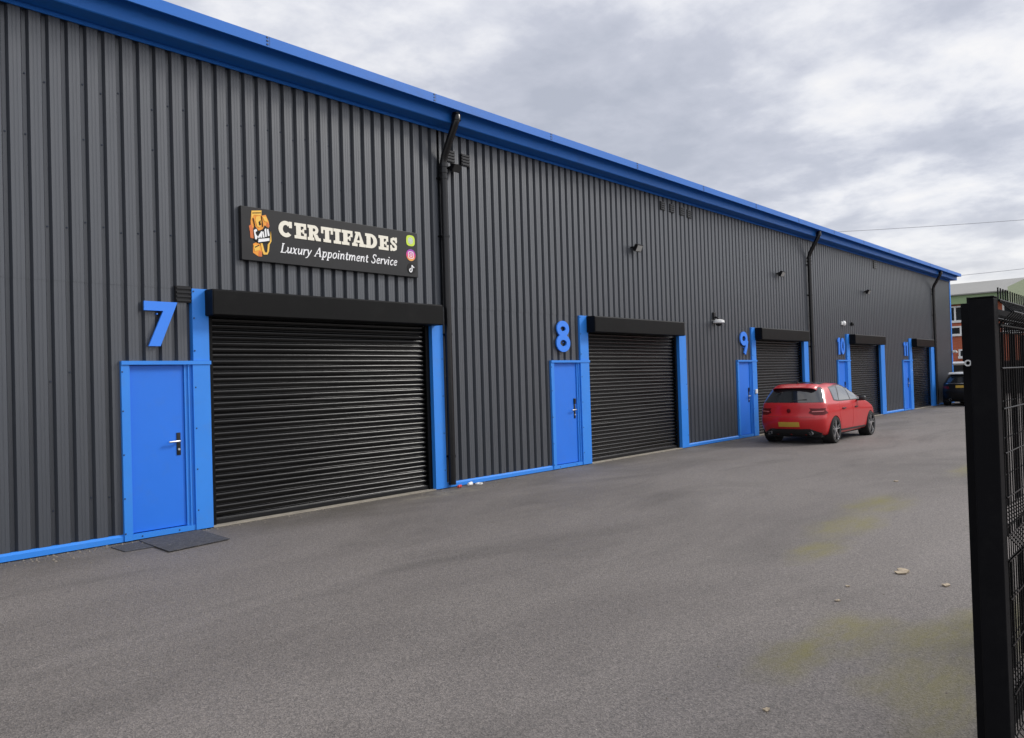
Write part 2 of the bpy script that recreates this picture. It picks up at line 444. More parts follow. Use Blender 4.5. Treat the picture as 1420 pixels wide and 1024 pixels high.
# units: roller shutter + doorway
def lath_curtain(x0, x1, z0, z1, y=.085, pitch=.0765, seed=0):
    m = MB(); rnd = random.Random(seed)
    n = int((z1 - z0) / pitch) + 1
    xs = [x0 + (x1 - x0) * i / 14 for i in range(15)]
    prof = []
    wob = [(rnd.uniform(.0, .004), rnd.uniform(.4, 1.6), rnd.uniform(0, 6), rnd.uniform(-.003, .003)) for _ in range(n + 1)]
    rows = []
    for k in range(n):
        zb = z0 + k * pitch
        a, f, p, tl = wob[k]
        for (dz, dy) in ((.000, .014), (.006, .015), (.009, .006), (.020, -.006), (.034, -.013), (.048, -.0155), (.059, -.0125), (.067, -.005), (.072, .004), (.0745, .013)):
            rows.append([m.bm.verts.new((x, y + dy + .3 * a * math.sin(f * (x - x0) + p), min(z1, zb + dz * pitch / .0765 + a * math.sin(f * 1.7 * (x - x0) + p) + tl * (x - x0) / (x1 - x0)))) for x in xs])
    for A, B in zip(rows, rows[1:]):
        for i in range(14): m.bm.faces.new((A[i], A[i + 1], B[i + 1], B[i]))
    return m

def handle_mesh(x, z, y):
    m = MB()
    m.box(x - .024, x + .024, y - .008, y + .002, z - .17, z + .10, bevel=.003)
    v = MB()
    v.tube([(x, y - .006, z), (x, y - .05, z), (x - .012, y - .058, z), (x - .135, y - .056, z - .004)], .012, 10)
    v.lathe([(.0, -.012), (.014, -.012), (.016, 0)], (x, y - .006, z - .10), 'y', 14)
    return m.join(v, 1)

def screws(host, pts, y):
    m = MB()
    for (x, z) in pts: m.lathe([(0, -.006), (.007, -.005), (.010, 0)], (x, y, z), 'y', 8)
    host.join(m, 1)

for i, (a, b, c, d, e) in enumerate(UNITS):
    # --- roller shutter
    sh = lath_curtain(c + .03, d - .03, .035, 2.68, seed=i).build('roller_shutter', M['shutter'], bld, smooth=True, normals=False)
    bx = MB()
    bx.sweep([(-.25, 2.645), (-.25, 2.93), (-.235, 2.952), (.0, 2.962), (.0, 2.63), (-.235, 2.63)], c - .03, e - (.17 if i == 0 else .40 if i in (1, 2) else .5 if i == 3 else .8) + .0)
    bx.build('shutter_box', M['box'], sh)
    ec = MB(); ec.prism([(c - .042, 2.638), (c - .0305, 2.638), (c - .0305, 2.95), (c - .042, 2.95)], -.244, -.004); ec.build('box_end_plate', M['box'], sh)
    for (g0, g1) in ((c + .002, c + .075), (d - .075, d - .002)):
        gm = MB(); gm.box(g0, g1, .030, .056, .02, 2.64); gm.build('guide_rail', M['box'], sh)
    bb = MB(); bb.box(c + .076, d - .076, .055, .105, .026, .085, bevel=.006); bb.build('bottom_bar', M['black'], sh)
    th = MB(); th.box(c + .0, d - .0, -.045, .11, .004, .022); th.build('concrete_threshold', M['concrete'], bld)
    # --- blue posts either side of the shutter
    pl = MB(); pl.box(b, c, -.045, .11, .015, 2.03); pl.box(b + .012, c, -.040, .11, 2.078, 2.965)
    screws(pl, [(b + .03, z) for z in (.25, .75, 1.25, 1.75, 2.2, 2.6, 2.93)], -.0455)
    pl.build('opening_post', [M['blue'], M['screw']], bld)
    prr = MB(); prr.box(d, e, -.045, .14, .015, 2.66)
    screws(prr, [(e - .03, z) for z in (.3, .9, 1.5, 2.1)], -.0455); prr.build('opening_post', [M['blue'], M['screw']], bld)
    # --- doorway
    fr = MB()
    fr.box(a, a + .088, -.042, .08, .015, 2.03)                    # left flashing
    fr.box(a, c + .012, -.058, .08, 2.032, 2.076)                  # head flashing
    fr.box(a + .0885, b - .0005, -.030, .08, .015, .078)           # sill
    fr.box(b - .095, b - .001, -.012, .08, .079, 2.031)            # right jamb (set back)
    fr.box(b - .055, b - .040, -.030, -.0125, .079, 2.031)         # stop bead
    fr.box(a + .0885, a + .103, -.020, .08, .079, 2.031)           # left inner jamb
    screws(fr, [(a + .012, z) for z in (.1, .5, 1.0, 1.5, 1.95)], -.0425)
    screws(fr, [(a + .2, .045), (b - .2, .045)], -.0305)
    fr.build('door_frame', [M['blue'], M['screw']], bld)
    dm = MB(); x0, x1 = a + .107, b - .098
    dm.box(x0, x1, .010, .055, .088, 2.026, bevel=.004)
    dr = dm.build('door', M['blue_door'], bld)
    hm = handle_mesh(x1 - .075, 1.11, .009).build('door_handle', [M['plate_dark'], M['galv']], dr, angle=40)
    if i >= 1:
        lm = MB(); lm.box(x1 - .10, x1 - .045, -.012, .010, 1.22, 1.33, bevel=.006); lm.build('keypad', M['black'], dr)
    if i == 2:
        km = MB(); km.box(b + .10, b + .2, -.085, -.046, 1.16, 1.28, bevel=.008); km.build('key_box', M['white'], bld)

# --- downpipes: swan neck from the gutter, brackets
def downpipe(x):
    m = MB()
    y = -.085
    m.tube([(x + .02, -.40, 6.05), (x + .02, -.40, 5.93), (x + .01, -.37, 5.86), (x, -.12, 5.42), (x, y, 5.30), (x, y, 5.1), (x, y, .06)], .060, 16)
    p = m.build('downpipe', M['pipe'], bld, angle=50)
    for z in (5.26, 5.16): s = MB(); s.lathe([(.061, -.03), (.072, -.028), (.072, .028), (.061, .03)], (x, y, z), 'z', 14); s.build('pipe_collar', M['pipe'], p, angle=40)
    s = MB(); s.lathe([(.062, -.05), (.075, -.05), (.075, .03), (.062, .06)], (x + .02, -.40, 5.97), 'z', 14); s.build('pipe_outlet', M['pipe'], p, angle=40)
    for z in (2.5, 4.1, .52, 5.05):
        s = MB(); s.lathe([(.061, -.016), (.069, -.016), (.069, .016), (.061, .016)], (x, y, z), 'z', 14)
        s.box(x - .10, x + .10, -.022, -.006, z - .014, z + .014); s.build('pipe_bracket', M['pipe'], p)
    return p
for x in (8.375, 23.72, 38.13): downpipe(x)

# --- louvred vents
def vent(x, z, w=.19, h=.20):
    m = MB(); m.box(x - w / 2, x + w / 2, -.018, .03, z - h / 2, z + h / 2)
    v = m.build('vent', M['black'], bld)
    s = MB()
    for k in range(4):
        zz = z - h / 2 + h * (k + .5) / 4
        s.prism([(x - w / 2 + .008, zz - .012), (x + w / 2 - .008, zz - .012), (x + w / 2 - .008, zz + .010), (x - w / 2 + .008, zz + .010)], -.032, -.0185)
    s.build('louvre', M['pipe'], v)
for (x, z) in ((8.60, 5.47), (8.95, 5.47), (15.25, 5.64), (15.66, 5.64), (16.12, 5.64), (16.46, 5.62), (4.09, 2.89)): vent(x, z)
vent(30.3, 5.66, .34, .3)

# --- floodlights and cameras fixed to the wall
def floodlight(x, z, label, s=1.):
    e = empty('floodlight', label, 'floodlight', 'floodlights on the grey wall', (x, 0, z))
    m = MB(); m.box(-.10 * s, .10 * s, -.10, -.004, -.012, .012); m.tube([(0, -.02, .01), (0, -.09, .05 * s)], .014, 8); m.build('bracket', M['black'], e)
    T = Matrix.Translation((0, -.14, -.02)) @ Matrix.Rotation(R(28), 4, 'X')
    h = MB(); h.box(-.11 * s, .11 * s, -.03, .03, -.08 * s, .08 * s, mat=T); hd = h.build('lamp_head', M['black'], e)
    h = MB(); h.box(-.095 * s, .095 * s, -.034, -.0305, -.065 * s, .065 * s, mat=T); h.build('lamp_glass', M['glass_lens'] if s == 1. else M['dark'], hd)
    f = MB()
    for k in range(6): f.box((-.09 + .036 * k) * s - .004, (-.09 + .036 * k) * s + .004, .031, .055, -.06 * s, .06 * s, mat=T)
    f.build('cooling_fins', M['black'], hd)
floodlight(8.60, 5.27, 'small black floodlight under a vent, right beside the nearest downpipe', .8)
floodlight(13.98, 4.53, 'black floodlight with pale glass on the wall above the shutter of unit 8')
floodlight(21.5, 4.59, 'small black floodlight on the wall above the shutter of unit 9')
floodlight(29.05, 4.56, 'distant black floodlight on the wall above the shutter of unit 10')

def dome_camera(x, z, label, s=1.):
    e = empty('security_camera', label, 'camera', 'security cameras on the grey wall', (x, 0, z))
    m = MB(); m.box(-.05, .05, -.05, -.002, .08, .26, bevel=.008); m.tube([(0, -.04, .14), (0, -.12, .12), (0, -.15, .06)], .022, 10); m.build('bracket', M['black'], e)
    b = MB(); b.lathe([(0, .075), (.06 * s, .07), (.105 * s, .045), (.11 * s, -.01), (.085 * s, -.03), (0, -.03)], (0, -.15, 0), 'z', 20); hb = b.build('camera_housing', M['white'], e, angle=50)
    b = MB(); b.lathe([(.062 * s, -.0305), (.055 * s, -.065), (.03 * s, -.09), (0, -.097)], (0, -.15, 0), 'z', 16); b.build('camera_dome', M['dark'], hb, smooth=True)
dome_camera(17.52, 3.02, 'white dome camera on a black bracket between the shutters of units 8 and 9', 1.3)

e = empty('bulkhead_lamp', 'small white bulkhead lamp on the wall above the number 10', 'wall lamp', None, (26.66, 0, 3.32))
m = MB(); m.box(-.16, .16, -.05, -.002, -.06, .06, bevel=.015); m.build('lamp_base', M['white'], e)
m = MB(); m.lathe([(0, -.11), (.06, -.10), (.085, -.07), (.09, -.045)], (0, -.006, 0), 'y', 18); m.build('lamp_cover', M['white'], e, smooth=True)
e = empty('sensor_box', 'tiny dark sensor box on the wall right of the white bulkhead lamp', 'sensor', None, (27.51, 0, 3.33))
m = MB(); m.box(-.06, .06, -.07, -.002, -.06, .06, bevel=.01); m.build('sensor_body', M['black'], e)
m = MB(); m.lathe([(0, -.10), (.03, -.09), (.035, -.0705)], (0, 0, -.01), 'y', 12); m.build('sensor_lens', M['dark'], e, smooth=True)
e = empty('security_camera', 'small white bullet camera at the far blue corner of the building', 'camera', 'security cameras on the grey wall', (41.4, -.03, 2.47))
m = MB(); m.box(-.05, .05, -.05, .0, -.06, .06); m.tube([(0, -.04, 0), (0, -.12, .0)], .018, 8); m.build('bracket', M['white'], e)
m = MB(); m.tube([(-.16, -.14, .02), (.12, -.14, -.03)], .055, 12); m.build('camera_body', M['white'], e, angle=40)

# ------------------------------------------------------------------ house numbers
def num(label, strokes, prisms, x, zc, sx=1., sz=1.):
    m = MB(); y0, y1 = -.055, -.025; k = 0
    T = lambda p: (x + p[0] * sx, zc + p[1] * sz)
    for pts, w, closed in strokes:
        m.ribbon([T(p) for p in pts], w, y0 - .001 * k, y1, closed); k += 1
    for pl in prisms:
        m.prism([T(p) for p in pl], y0 - .001 * k, y1); k += 1
    for (px, pz) in ((-.03, .12), (.03, -.12)): m.box(x + px - .008, x + px + .008, y1 - .004, .03, zc + pz - .008, zc + pz + .008)
    return tag(m.build('house_number', M['blue_num'], None), label, 'number', 'blue unit numbers above the doors')
M['blue_num'] = paint('blue_number_face', (.034, .22, .84), .4, var=.04)
ell = lambda cx, cz, rx, rz, n=28, a0=0, a1=360: [(cx + rx * math.cos(R(a0 + (a1 - a0) * k / (n if a1 - a0 == 360 else n - 1))), cz + rz * math.sin(R(a0 + (a1 - a0) * k / (n if a1 - a0 == 360 else n - 1)))) for k in range(n)]
num('blue number 7 above the nearest blue door', [], [[(-.19, .265), (.20, .265), (-.01, -.265), (-.145, -.265), (.03, .155), (-.19, .155)]], 3.795, 2.515)
num('blue number 8 above the second blue door', [(ell(0, .135, .125, .095), .105, True), (ell(0, -.125, .145, .110), .11, True)], [], 11.40, 2.54, 1.06, 1.06)
num('blue number 9 above the third blue door', [(ell(0, .11, .145, .125), .115, True), ([(.18, .06), (.13, -.10), (.03, -.285)], .115, False)], [], 19.09, 2.535, 1.08, 1.03)
num('blue number 10 above the fourth blue door', [(ell(.15, 0, .115, .225), .11, True)], [[(-.20, .285), (-.11, .285), (-.11, -.285), (-.23, -.285), (-.23, .15), (-.29, .13), (-.29, .20)]], 26.34, 2.54, 1.05, 1.)
num('blue number 11 above the farthest blue door', [], [[(-.12, .285), (-.03, .285), (-.03, -.285), (-.15, -.285), (-.15, .15), (-.22, .13), (-.22, .20)], [(.17, .285), (.26, .285), (.26, -.285), (.14, -.285), (.14, .15), (.07, .13), (.07, .20)]], 33.70, 2.52, 1.1, 1.)

# ------------------------------------------------------------------ shop sign
sg = empty('shop_sign', 'wide black CERTIFADES sign with cream lettering above the nearest shutter', 'sign', None, (0, 0, 0))
m = MB(); m.box(4.83, 7.78, -.075, -.012, 3.38, 4.08, bevel=.004); m.build('sign_panel', M['sign'], sg)
YS = -.0755
rect = lambda x0, z0, x1, z1: [(x0, z0), (x1, z0), (x1, z1), (x0, z1)]
def arc_poly(cx, cz, rx, rz, ix, iz, a0, a1, n=18):
    o = [(cx + rx * math.cos(R(a0 + (a1 - a0) * k / n)), cz + rz * math.sin(R(a0 + (a1 - a0) * k / n))) for k in range(n + 1)]
    i = [(cx + ix * math.cos(R(a0 + (a1 - a0) * k / n)), cz + iz * math.sin(R(a0 + (a1 - a0) * k / n))) for k in range(n + 1)]
    return [[o[k], o[k + 1], i[k + 1], i[k]] for k in range(n)]
SLAB = {
 'C': (arc_poly(.48, .5, .48, .52, .20, .26, 42, 318), [rect(.70, .60, .90, 1.)]),
 'E': ([], [rect(0, 0, .82, .2), rect(0, .8, .80, 1), rect(.11, .2, .43, .8), rect(.43, .42, .56, .58), rect(.55, .34, .66, .66), rect(.62, .62, .80, .8), rect(.64, .2, .82, .38)]),
 'R': (arc_poly(.50, .70, .34, .30, .10, .10, -90, 90, 12), [rect(0, 0, .50, .2), rect(0, .8, .50, 1), rect(.10, .2, .40, .8), rect(.40, .40, .50, .60), [(.44, .40), (.74, .42), (.86, .2), (1., .2), (1., 0), (.64, 0)]]),
 'T': ([], [rect(0, .8, .92, 1), rect(0, .56, .17, .8), rect(.75, .56, .92, .8), rect(.30, .2, .62, .8), rect(.17, 0, .75, .2)]),
 'I': ([], [rect(0, .8, .6, 1), rect(.14, .2, .46, .8), rect(0, 0, .6, .2)]),
 'F': ([], [rect(0, 0, .56, .2), rect(0, .8, .82, 1), rect(.11, .2, .43, .8), rect(.43, .40, .56, .56), rect(.55, .32, .66, .64), rect(.64, .58, .82, .8)]),
 'A': ([], [rect(0, 0, .44, .2), rect(.58, 0, 1.06, .2), [(.10, .2), (.30, .2), (.56, .80), (.56, 1), (.36, 1)], [(.96, .2), (.66, 1), (.56, 1), (.56, .80), (.62, .62), (.64, .2)], rect(.34, .26, .66, .42), rect(.24, .88, .60, 1)]),
 'D': (arc_poly(.42, .5, .52, .5, .22, .30, -90, 90, 16), [rect(0, 0, .42, .2), rect(0, .8, .42, 1), rect(.10, .2, .42, .8)]),
 'S': ([], [rect(.56, .60, .72, 1.), rect(.02, 0, .18, .42)]),
}
def letters():
    m = MB(); k = [0]
    starts = [5.36, 5.60, 5.805, 6.02, 6.225, 6.365, 6.54, 6.775, 7.02, 7.235]
    wid = [.215, .185, .205, .195, .125, .185, .23, .215, .185, .14]
    nat = {'C': .96, 'E': .82, 'R': 1., 'T': .92, 'I': .6, 'F': .82, 'A': 1.06, 'D': .94, 'S': .76}
    z0, h = 3.745, .213
    for ch, x, w in zip('CERTIFADES', starts, wid):
        s = w / nat[ch]
        T = lambda p: (x + p[0] * s, z0 + p[1] * h)
        arcs, polys = SLAB[ch]
        k[0] = 0
        for q in arcs: m.prism([T(p) for p in q], YS - .006, YS)
        for q in polys: k[0] += 1; m.prism([T(p) for p in q], YS - .006 - .0004 * k[0], YS)
        if ch == 'S':
            pts = [(.64, .70), (.58, .84), (.38, .89), (.17, .82), (.15, .68), (.28, .57), (.46, .48), (.60, .36), (.58, .19), (.38, .11), (.17, .16), (.09, .30)]
            m.ribbon([T(p) for p in pts], .045, YS - .006, YS)
    return m.build('sign_lettering', M['cream'], sg)
letters()
IT = {  # upright skeletons, sheared below: strokes of (points, weight)
 'L': (.50, [([(.13, .0), (.13, .70)], 1), ([(.04, .69), (.26, .69)], .6), ([(.02, .02), (.46, .02), (.50, .18)], .6)]),
 'u': (.44, [([(.0, .43), (.07, .44), (.07, .12), (.13, .03), (.22, .05), (.32, .18)], .9), ([(.34, .45), (.34, .06), (.42, .02)], 1)]),
 'x': (.40, [([(.02, .44), (.09, .42), (.27, .03), (.36, .03)], 1), ([(.34, .44), (.28, .38), (.08, .06), (.0, .02)], .6)]),
 'r': (.30, [([(.0, .42), (.08, .44), (.08, .0)], 1), ([(.08, .28), (.17, .41), (.27, .43), (.30, .38)], .8)]),
 'y': (.40, [([(.0, .43), (.07, .43), (.20, .04)], 1), ([(.37, .45), (.20, .02), (.09, -.16), (-.04, -.19)], .7)]),
 'A': (.62, [([(.02, .0), (.31, .71)], .6), ([(.31, .71), (.50, .0)], 1.1), ([(.12, .24), (.43, .24)], .6), ([(-.06, .01), (.12, .01)], .5), ([(.40, .01), (.62, .01)], .5)]),
 'p': (.44, [([(.0, .42), (.09, .44), (.09, -.20)], 1), ([(.09, .30), (.18, .43), (.30, .42), (.37, .27), (.33, .08), (.22, .01), (.09, .08)], .8), ([(.0, -.195), (.20, -.195)], .5)]),
 'o': (.42, [([(.20, .45), (.07, .36), (.04, .20), (.10, .04), (.20, .01), (.33, .10), (.37, .26), (.31, .41), (.20, .45)], .85)]),
 'i': (.22, [([(.0, .42), (.09, .44), (.09, .05), (.17, .02)], 1), ([(.09, .58), (.09, .66)], 1.1)]),
 'n': (.46, [([(.0, .42), (.08, .44), (.08, .0)], 1), ([(.08, .26), (.18, .42), (.29, .43), (.34, .34), (.34, .06), (.43, .02)], .9)]),
 't': (.30, [([(.12, .60), (.12, .10), (.17, .02), (.29, .06)], 1), ([(.0, .43), (.27, .43)], .55)]),
 'm': (.70, [([(.0, .42), (.08, .44), (.08, .0)], 1), ([(.08, .26), (.18, .42), (.27, .43), (.32, .34), (.32, .0)], .9), ([(.32, .26), (.42, .42), (.52, .43), (.57, .34), (.57, .06), (.66, .02)], .9)]),
 'e': (.38, [([(.06, .22), (.33, .27), (.32, .39), (.22, .45), (.10, .37), (.05, .21), (.10, .05), (.20, .01), (.34, .08)], .8)]),
 'S': (.46, [([(.40, .56), (.36, .68), (.24, .71), (.12, .64), (.11, .50), (.24, .38), (.35, .27), (.36, .12), (.26, .01), (.12, .01), (.03, .10), (.03, .16)], .9)]),
 'v': (.38, [([(.0, .43), (.07, .43), (.18, .01)], 1), ([(.18, .01), (.34, .36), (.32, .45)], .7)]),
 'c': (.36, [([(.32, .38), (.24, .45), (.12, .38), (.05, .20), (.11, .04), (.20, .01), (.32, .08)], .85)]),
 ' ': (.26, [])}
def italic():
    m = MB(); txt = 'Luxury Appointment Service'
    adv = sum(IT[c][0] + .035 for c in txt)
    xs, xe, z0 = 5.375, 7.36, 3.528
    s = (xe - xs) / adv; sz = .125 / .70
    x = 0
    for c in txt:
        w, st = IT[c]
        for k, (pts, wt) in enumerate(st):
            q = [(xs + (x + p[0]) * s + p[1] * sz * .22, z0 + p[1] * sz) for p in pts]
            m.ribbon(q, .0185 * wt, YS - .004 - .0004 * k, YS)
        x += w + .035
    return m.build('sign_tagline', M['vinyl_white'], sg)
italic()
# round icons
def squircle(cx, cz, rx, rz, n=28, e=.65): return [(cx + rx * math.copysign(abs(math.cos(2 * PI * k / n)) ** e, math.cos(2 * PI * k / n)), cz + rz * math.copysign(abs(math.sin(2 * PI * k / n)) ** e, math.sin(2 * PI * k / n))) for k in range(n)]
m = MB(); m.prism(squircle(7.64, 3.945, .085, .085), YS - .004, YS); ic = m.build('green_icon', M['lime'], sg)
m = MB(); m.ribbon(ell(7.64, 3.945, .042, .045, 20), .016, YS - .0055, YS - .004, True); m.prism(ell(7.64, 3.945, .028, .030, 16), YS - .006, YS - .004); m.build('icon_mark', M['silver_v'], ic)
m = MB(); m.prism(ell(7.64, 3.72, .092, .092, 30), YS - .004, YS); ic = m.build('violet_icon', M['gram'], sg)
m = MB(); m.ribbon(squircle(7.64, 3.72, .05, .05, 24, .5), .011, YS - .0055, YS - .004, True); m.ribbon(ell(7.64, 3.72, .022, .022, 16), .010, YS - .0056, YS - .004, True); m.prism(ell(7.668, 3.748, .006, .006, 8), YS - .0057, YS - .004); m.build('icon_mark', M['vinyl_white'], ic)
m = MB(); m.prism(ell(7.645, 3.51, .085, .085, 30), YS - .004, YS); ic = m.build('black_icon', M['dark'], sg)
m = MB(); m.ribbon([(7.655, 3.565), (7.655, 3.485), (7.645, 3.462), (7.625, 3.455), (7.606, 3.470), (7.606, 3.490), (7.622, 3.505), (7.638, 3.506)], .018, YS - .0055, YS - .004)
m.ribbon([(7.660, 3.562), (7.668, 3.545), (7.686, 3.532), (7.700, 3.530)], .017, YS - .0059, YS - .004); m.build('icon_mark', M['vinyl_white'], ic)
# orange clipper emblem, traced as flat vinyl shapes
def EM(p):
    x, y = p; v = y - .149 * (x - 150)
    return (4.935 + (x - 150) / 350 * .315, 4.045 - (v - 125) / 735 * .61)
em = MB(); em_mats = []
def emblem(name, mat, polys, parent, lift):
    m = MB()
    for k, q in enumerate(polys): m.prism([EM(p) for p in q], YS - .002 - lift - .0003 * k, YS)
    em.join(m, len(em_mats)); em_mats.append(mat)
eo = emblem('emblem', M['orange'], [
    [(180, 300), (195, 150), (352, 145), (352, 230), (420, 215), (465, 320), (475, 390), (450, 420), (400, 380), (360, 450), (300, 465), (240, 380), (215, 430), (180, 400)],
    [(210, 670), (255, 650), (320, 680), (350, 760), (345, 880), (290, 875), (205, 810)]], sg, 0)
emblem('emblem_shade', M['orange_dark'], [[(150, 390), (185, 360), (215, 440), (225, 590), (170, 575), (165, 480)], [(440, 330), (478, 390), (462, 425), (425, 385)], [(300, 790), (345, 800), (340, 880), (285, 870)]], eo, .002)
emblem('emblem_highlight', M['yellow'], [[(195, 150), (352, 145), (350, 215), (300, 225), (230, 215), (185, 290)], [(270, 240), (330, 235), (345, 330), (320, 420), (280, 400), (250, 300)], [(365, 250), (425, 245), (445, 330), (400, 320)], [(215, 690), (300, 700), (320, 770), (230, 790)], [(325, 665), (355, 670), (385, 800), (410, 825), (430, 800), (440, 690), (470, 650), (495, 480), (500, 640), (470, 690), (455, 800), (430, 850), (370, 850), (345, 780)]], eo, .004)
emblem('emblem_line', M['dark'], [[(205, 180), (345, 178), (345, 190), (205, 194)], [(300, 330), (335, 300), (330, 345), (345, 370), (310, 385)], [(210, 270), (222, 262), (250, 400), (238, 410)], [(345, 235), (355, 235), (372, 400), (362, 410)], [(215, 440), (300, 470), (420, 420), (470, 440), (480, 590), (470, 660), (280, 660), (225, 600)], [(230, 720), (300, 690), (305, 700), (240, 735)]], eo, .006)
emblem('emblem_letters', M['vinyl_white'], [[(220, 455), (262, 440), (275, 470), (245, 490), (255, 530), (280, 560), (262, 605), (238, 600)], [(280, 570), (335, 480), (352, 475), (348, 580), (325, 580), (320, 555), (300, 590)], [(352, 490), (372, 480), (388, 575), (365, 580)], [(390, 450), (415, 430), (422, 565), (398, 570)], [(428, 450), (450, 440), (470, 550), (440, 560)], [(290, 600), (465, 588), (462, 632), (285, 652)]], eo, .009)

em.build('emblem', em_mats, sg)

# ------------------------------------------------------------------ things lying on the ground
def slab(name, pts, h, mat, label, cat, z=.006):
    m = MB(); n = len(pts)
    a = [m.bm.verts.new((x, y, z)) for x, y in pts]; b = [m.bm.verts.new((x, y, z + h)) for x, y in pts]
    m.bm.faces.new(a[::-1]); m.bm.faces.new(b)
    for i in range(n): m.bm.faces.new((a[i], a[(i + 1) % n], b[(i + 1) % n], b[i]))
    return tag(m.build(name, mat), label, cat)
slab('doormat', [(3.14, -.16), (3.15, -.57), (3.80, -.60), (3.80, -.12)], .006, M['mat'], 'smaller worn grey doormat half under a larger one at the nearest door', 'doormat', .003)
slab('doormat', [(3.43, -1.00), (4.15, -.92), (4.19, -.07), (3.47, -.10)], .007, M['mat'], 'larger dark grey doormat lying on top of a smaller one at the nearest door', 'doormat', .0105)

e = empty('drink_can', 'crushed red drink can on the ground by the foot of the nearest downpipe', 'can', None, (8.46, -.16, .026), R(20))
m = MB(); m.tube([(-.07, 0, 0), (-.055, 0, 0), (.0, .006, .004), (.055, 0, 0), (.07, 0, 0)], .03, 12, radii=[.024, .032, .027, .032, .024]); m.build('can_body', M['can_red'], e, angle=50)
m = MB(); m.lathe([(0, .0715), (.020, .0715), (.024, .0705)], (0, 0, 0), 'x', 12); m.build('can_end', M['galv'], e); e.scale = (.75, .75, .75)
e = empty('paper_cup', 'white paper cup lying on its side beside the crushed red can', 'cup', None, (8.70, -.15, .034), R(15))
m = MB(); m.tube([(-.06, 0, 0), (.06, 0, 0)], .03, 14, radii=[.030, .042]); m.build('cup_body', M['paper'], e, angle=50)
m = MB(); m.lathe([(.040, .0605), (.045, .0605), (.045, .068), (.040, .068)], (0, 0, 0), 'x', 14); m.build('cup_rim', M['paper'], e); e.scale = (.75, .75, .75)
def crumple(name, x, y, r, h, mat, label, cat, seed, group=None):
    rnd = random.Random(seed); m = MB()
    c = m.bm.verts.new((x, y, h)); n = 11; ring = []; low = []
    for k in range(n):
        a = 2 * PI * k / n; rr = r * rnd.uniform(.45, 1.1)
        ring.append(m.bm.verts.new((x + rr * math.cos(a), y + rr * .8 * math.sin(a), .004 + rnd.uniform(.2, 1.) * h)))
        low.append(m.bm.verts.new((x + rr * .9 * math.cos(a), y + rr * .7 * math.sin(a), .0025)))
    for k in range(n):
        m.bm.faces.new((ring[k], ring[(k + 1) % n], c)); m.bm.faces.new((low[k], low[(k + 1) % n], ring[(k + 1) % n], ring[k]))
    m.bm.faces.new(low[::-1])
    return tag(m.build(name, mat), label, cat, group)
crumple('paper_scrap', 8.93, -.14, .08, .035, M['paper'], 'crumpled white wrapper at the wall foot, right of the white cup', 'litter', 3)
LG = 'dry leaves scattered on the yard'
crumple('fallen_leaf', 6.91, -7.23, .085, .022, M['leaf'], 'largest pale dry leaf on the open asphalt, left of the gate post', 'leaf', 5, LG)
crumple('fallen_leaf', 6.68, -7.60, .045, .014, M['leaf'], 'small dry leaf on the asphalt close beside the black gate post', 'leaf', 6, LG)
crumple('fallen_leaf', 6.22, -7.01, .03, .010, M['leaf'], 'upper of two tiny leaf flecks left of the largest dry leaf', 'leaf', 7, LG)
crumple('fallen_leaf', 5.79, -7.09, .03, .010, M['leaf'], 'lower of two tiny leaf flecks left of the largest dry leaf', 'leaf', 8, LG)
crumple('fallen_leaf', 3.70, -7.47, .026, .010, M['leaf'], 'tiny pale leaf on the asphalt nearest the bottom edge of the view', 'leaf', 9, LG)
crumple('fallen_leaf', 12.47, -5.6, .05, .012, M['leaf'], 'distant pale leaf on the asphalt beyond the moss patches, nearest the red car', 'leaf', 10, LG)

# loose grit: gathered along the foot of the wall, thinly over the yard
M['grit'] = paint('loose_grit', (.20, .175, .145), .9, var=.6, scale=9)
m = MB(); rnd = random.Random(11)
def pebble(x, y, r):
    vs = [m.bm.verts.new((x + r * rnd.uniform(.6, 1.2) * math.cos(k * 2 * PI / 5), y + r * rnd.uniform(.6, 1.2) * math.sin(k * 2 * PI / 5), .001)) for k in range(5)]
    t = m.bm.verts.new((x, y, r * rnd.uniform(.5, 1.1)))
    for k in range(5): m.bm.faces.new((vs[k], vs[(k + 1) % 5], t))
for _ in range(2600):
    pebble(rnd.uniform(1.5, 30), -.035 - rnd.expovariate(11), rnd.uniform(.003, .012) if rnd.random() < .93 else rnd.uniform(.012, .022))
for _ in range(700): pebble(rnd.uniform(2, 26), rnd.uniform(-8.8, -.4), rnd.uniform(.003, .009))
tag(m.build('grit', M['grit'], normals=False), kind='stuff')

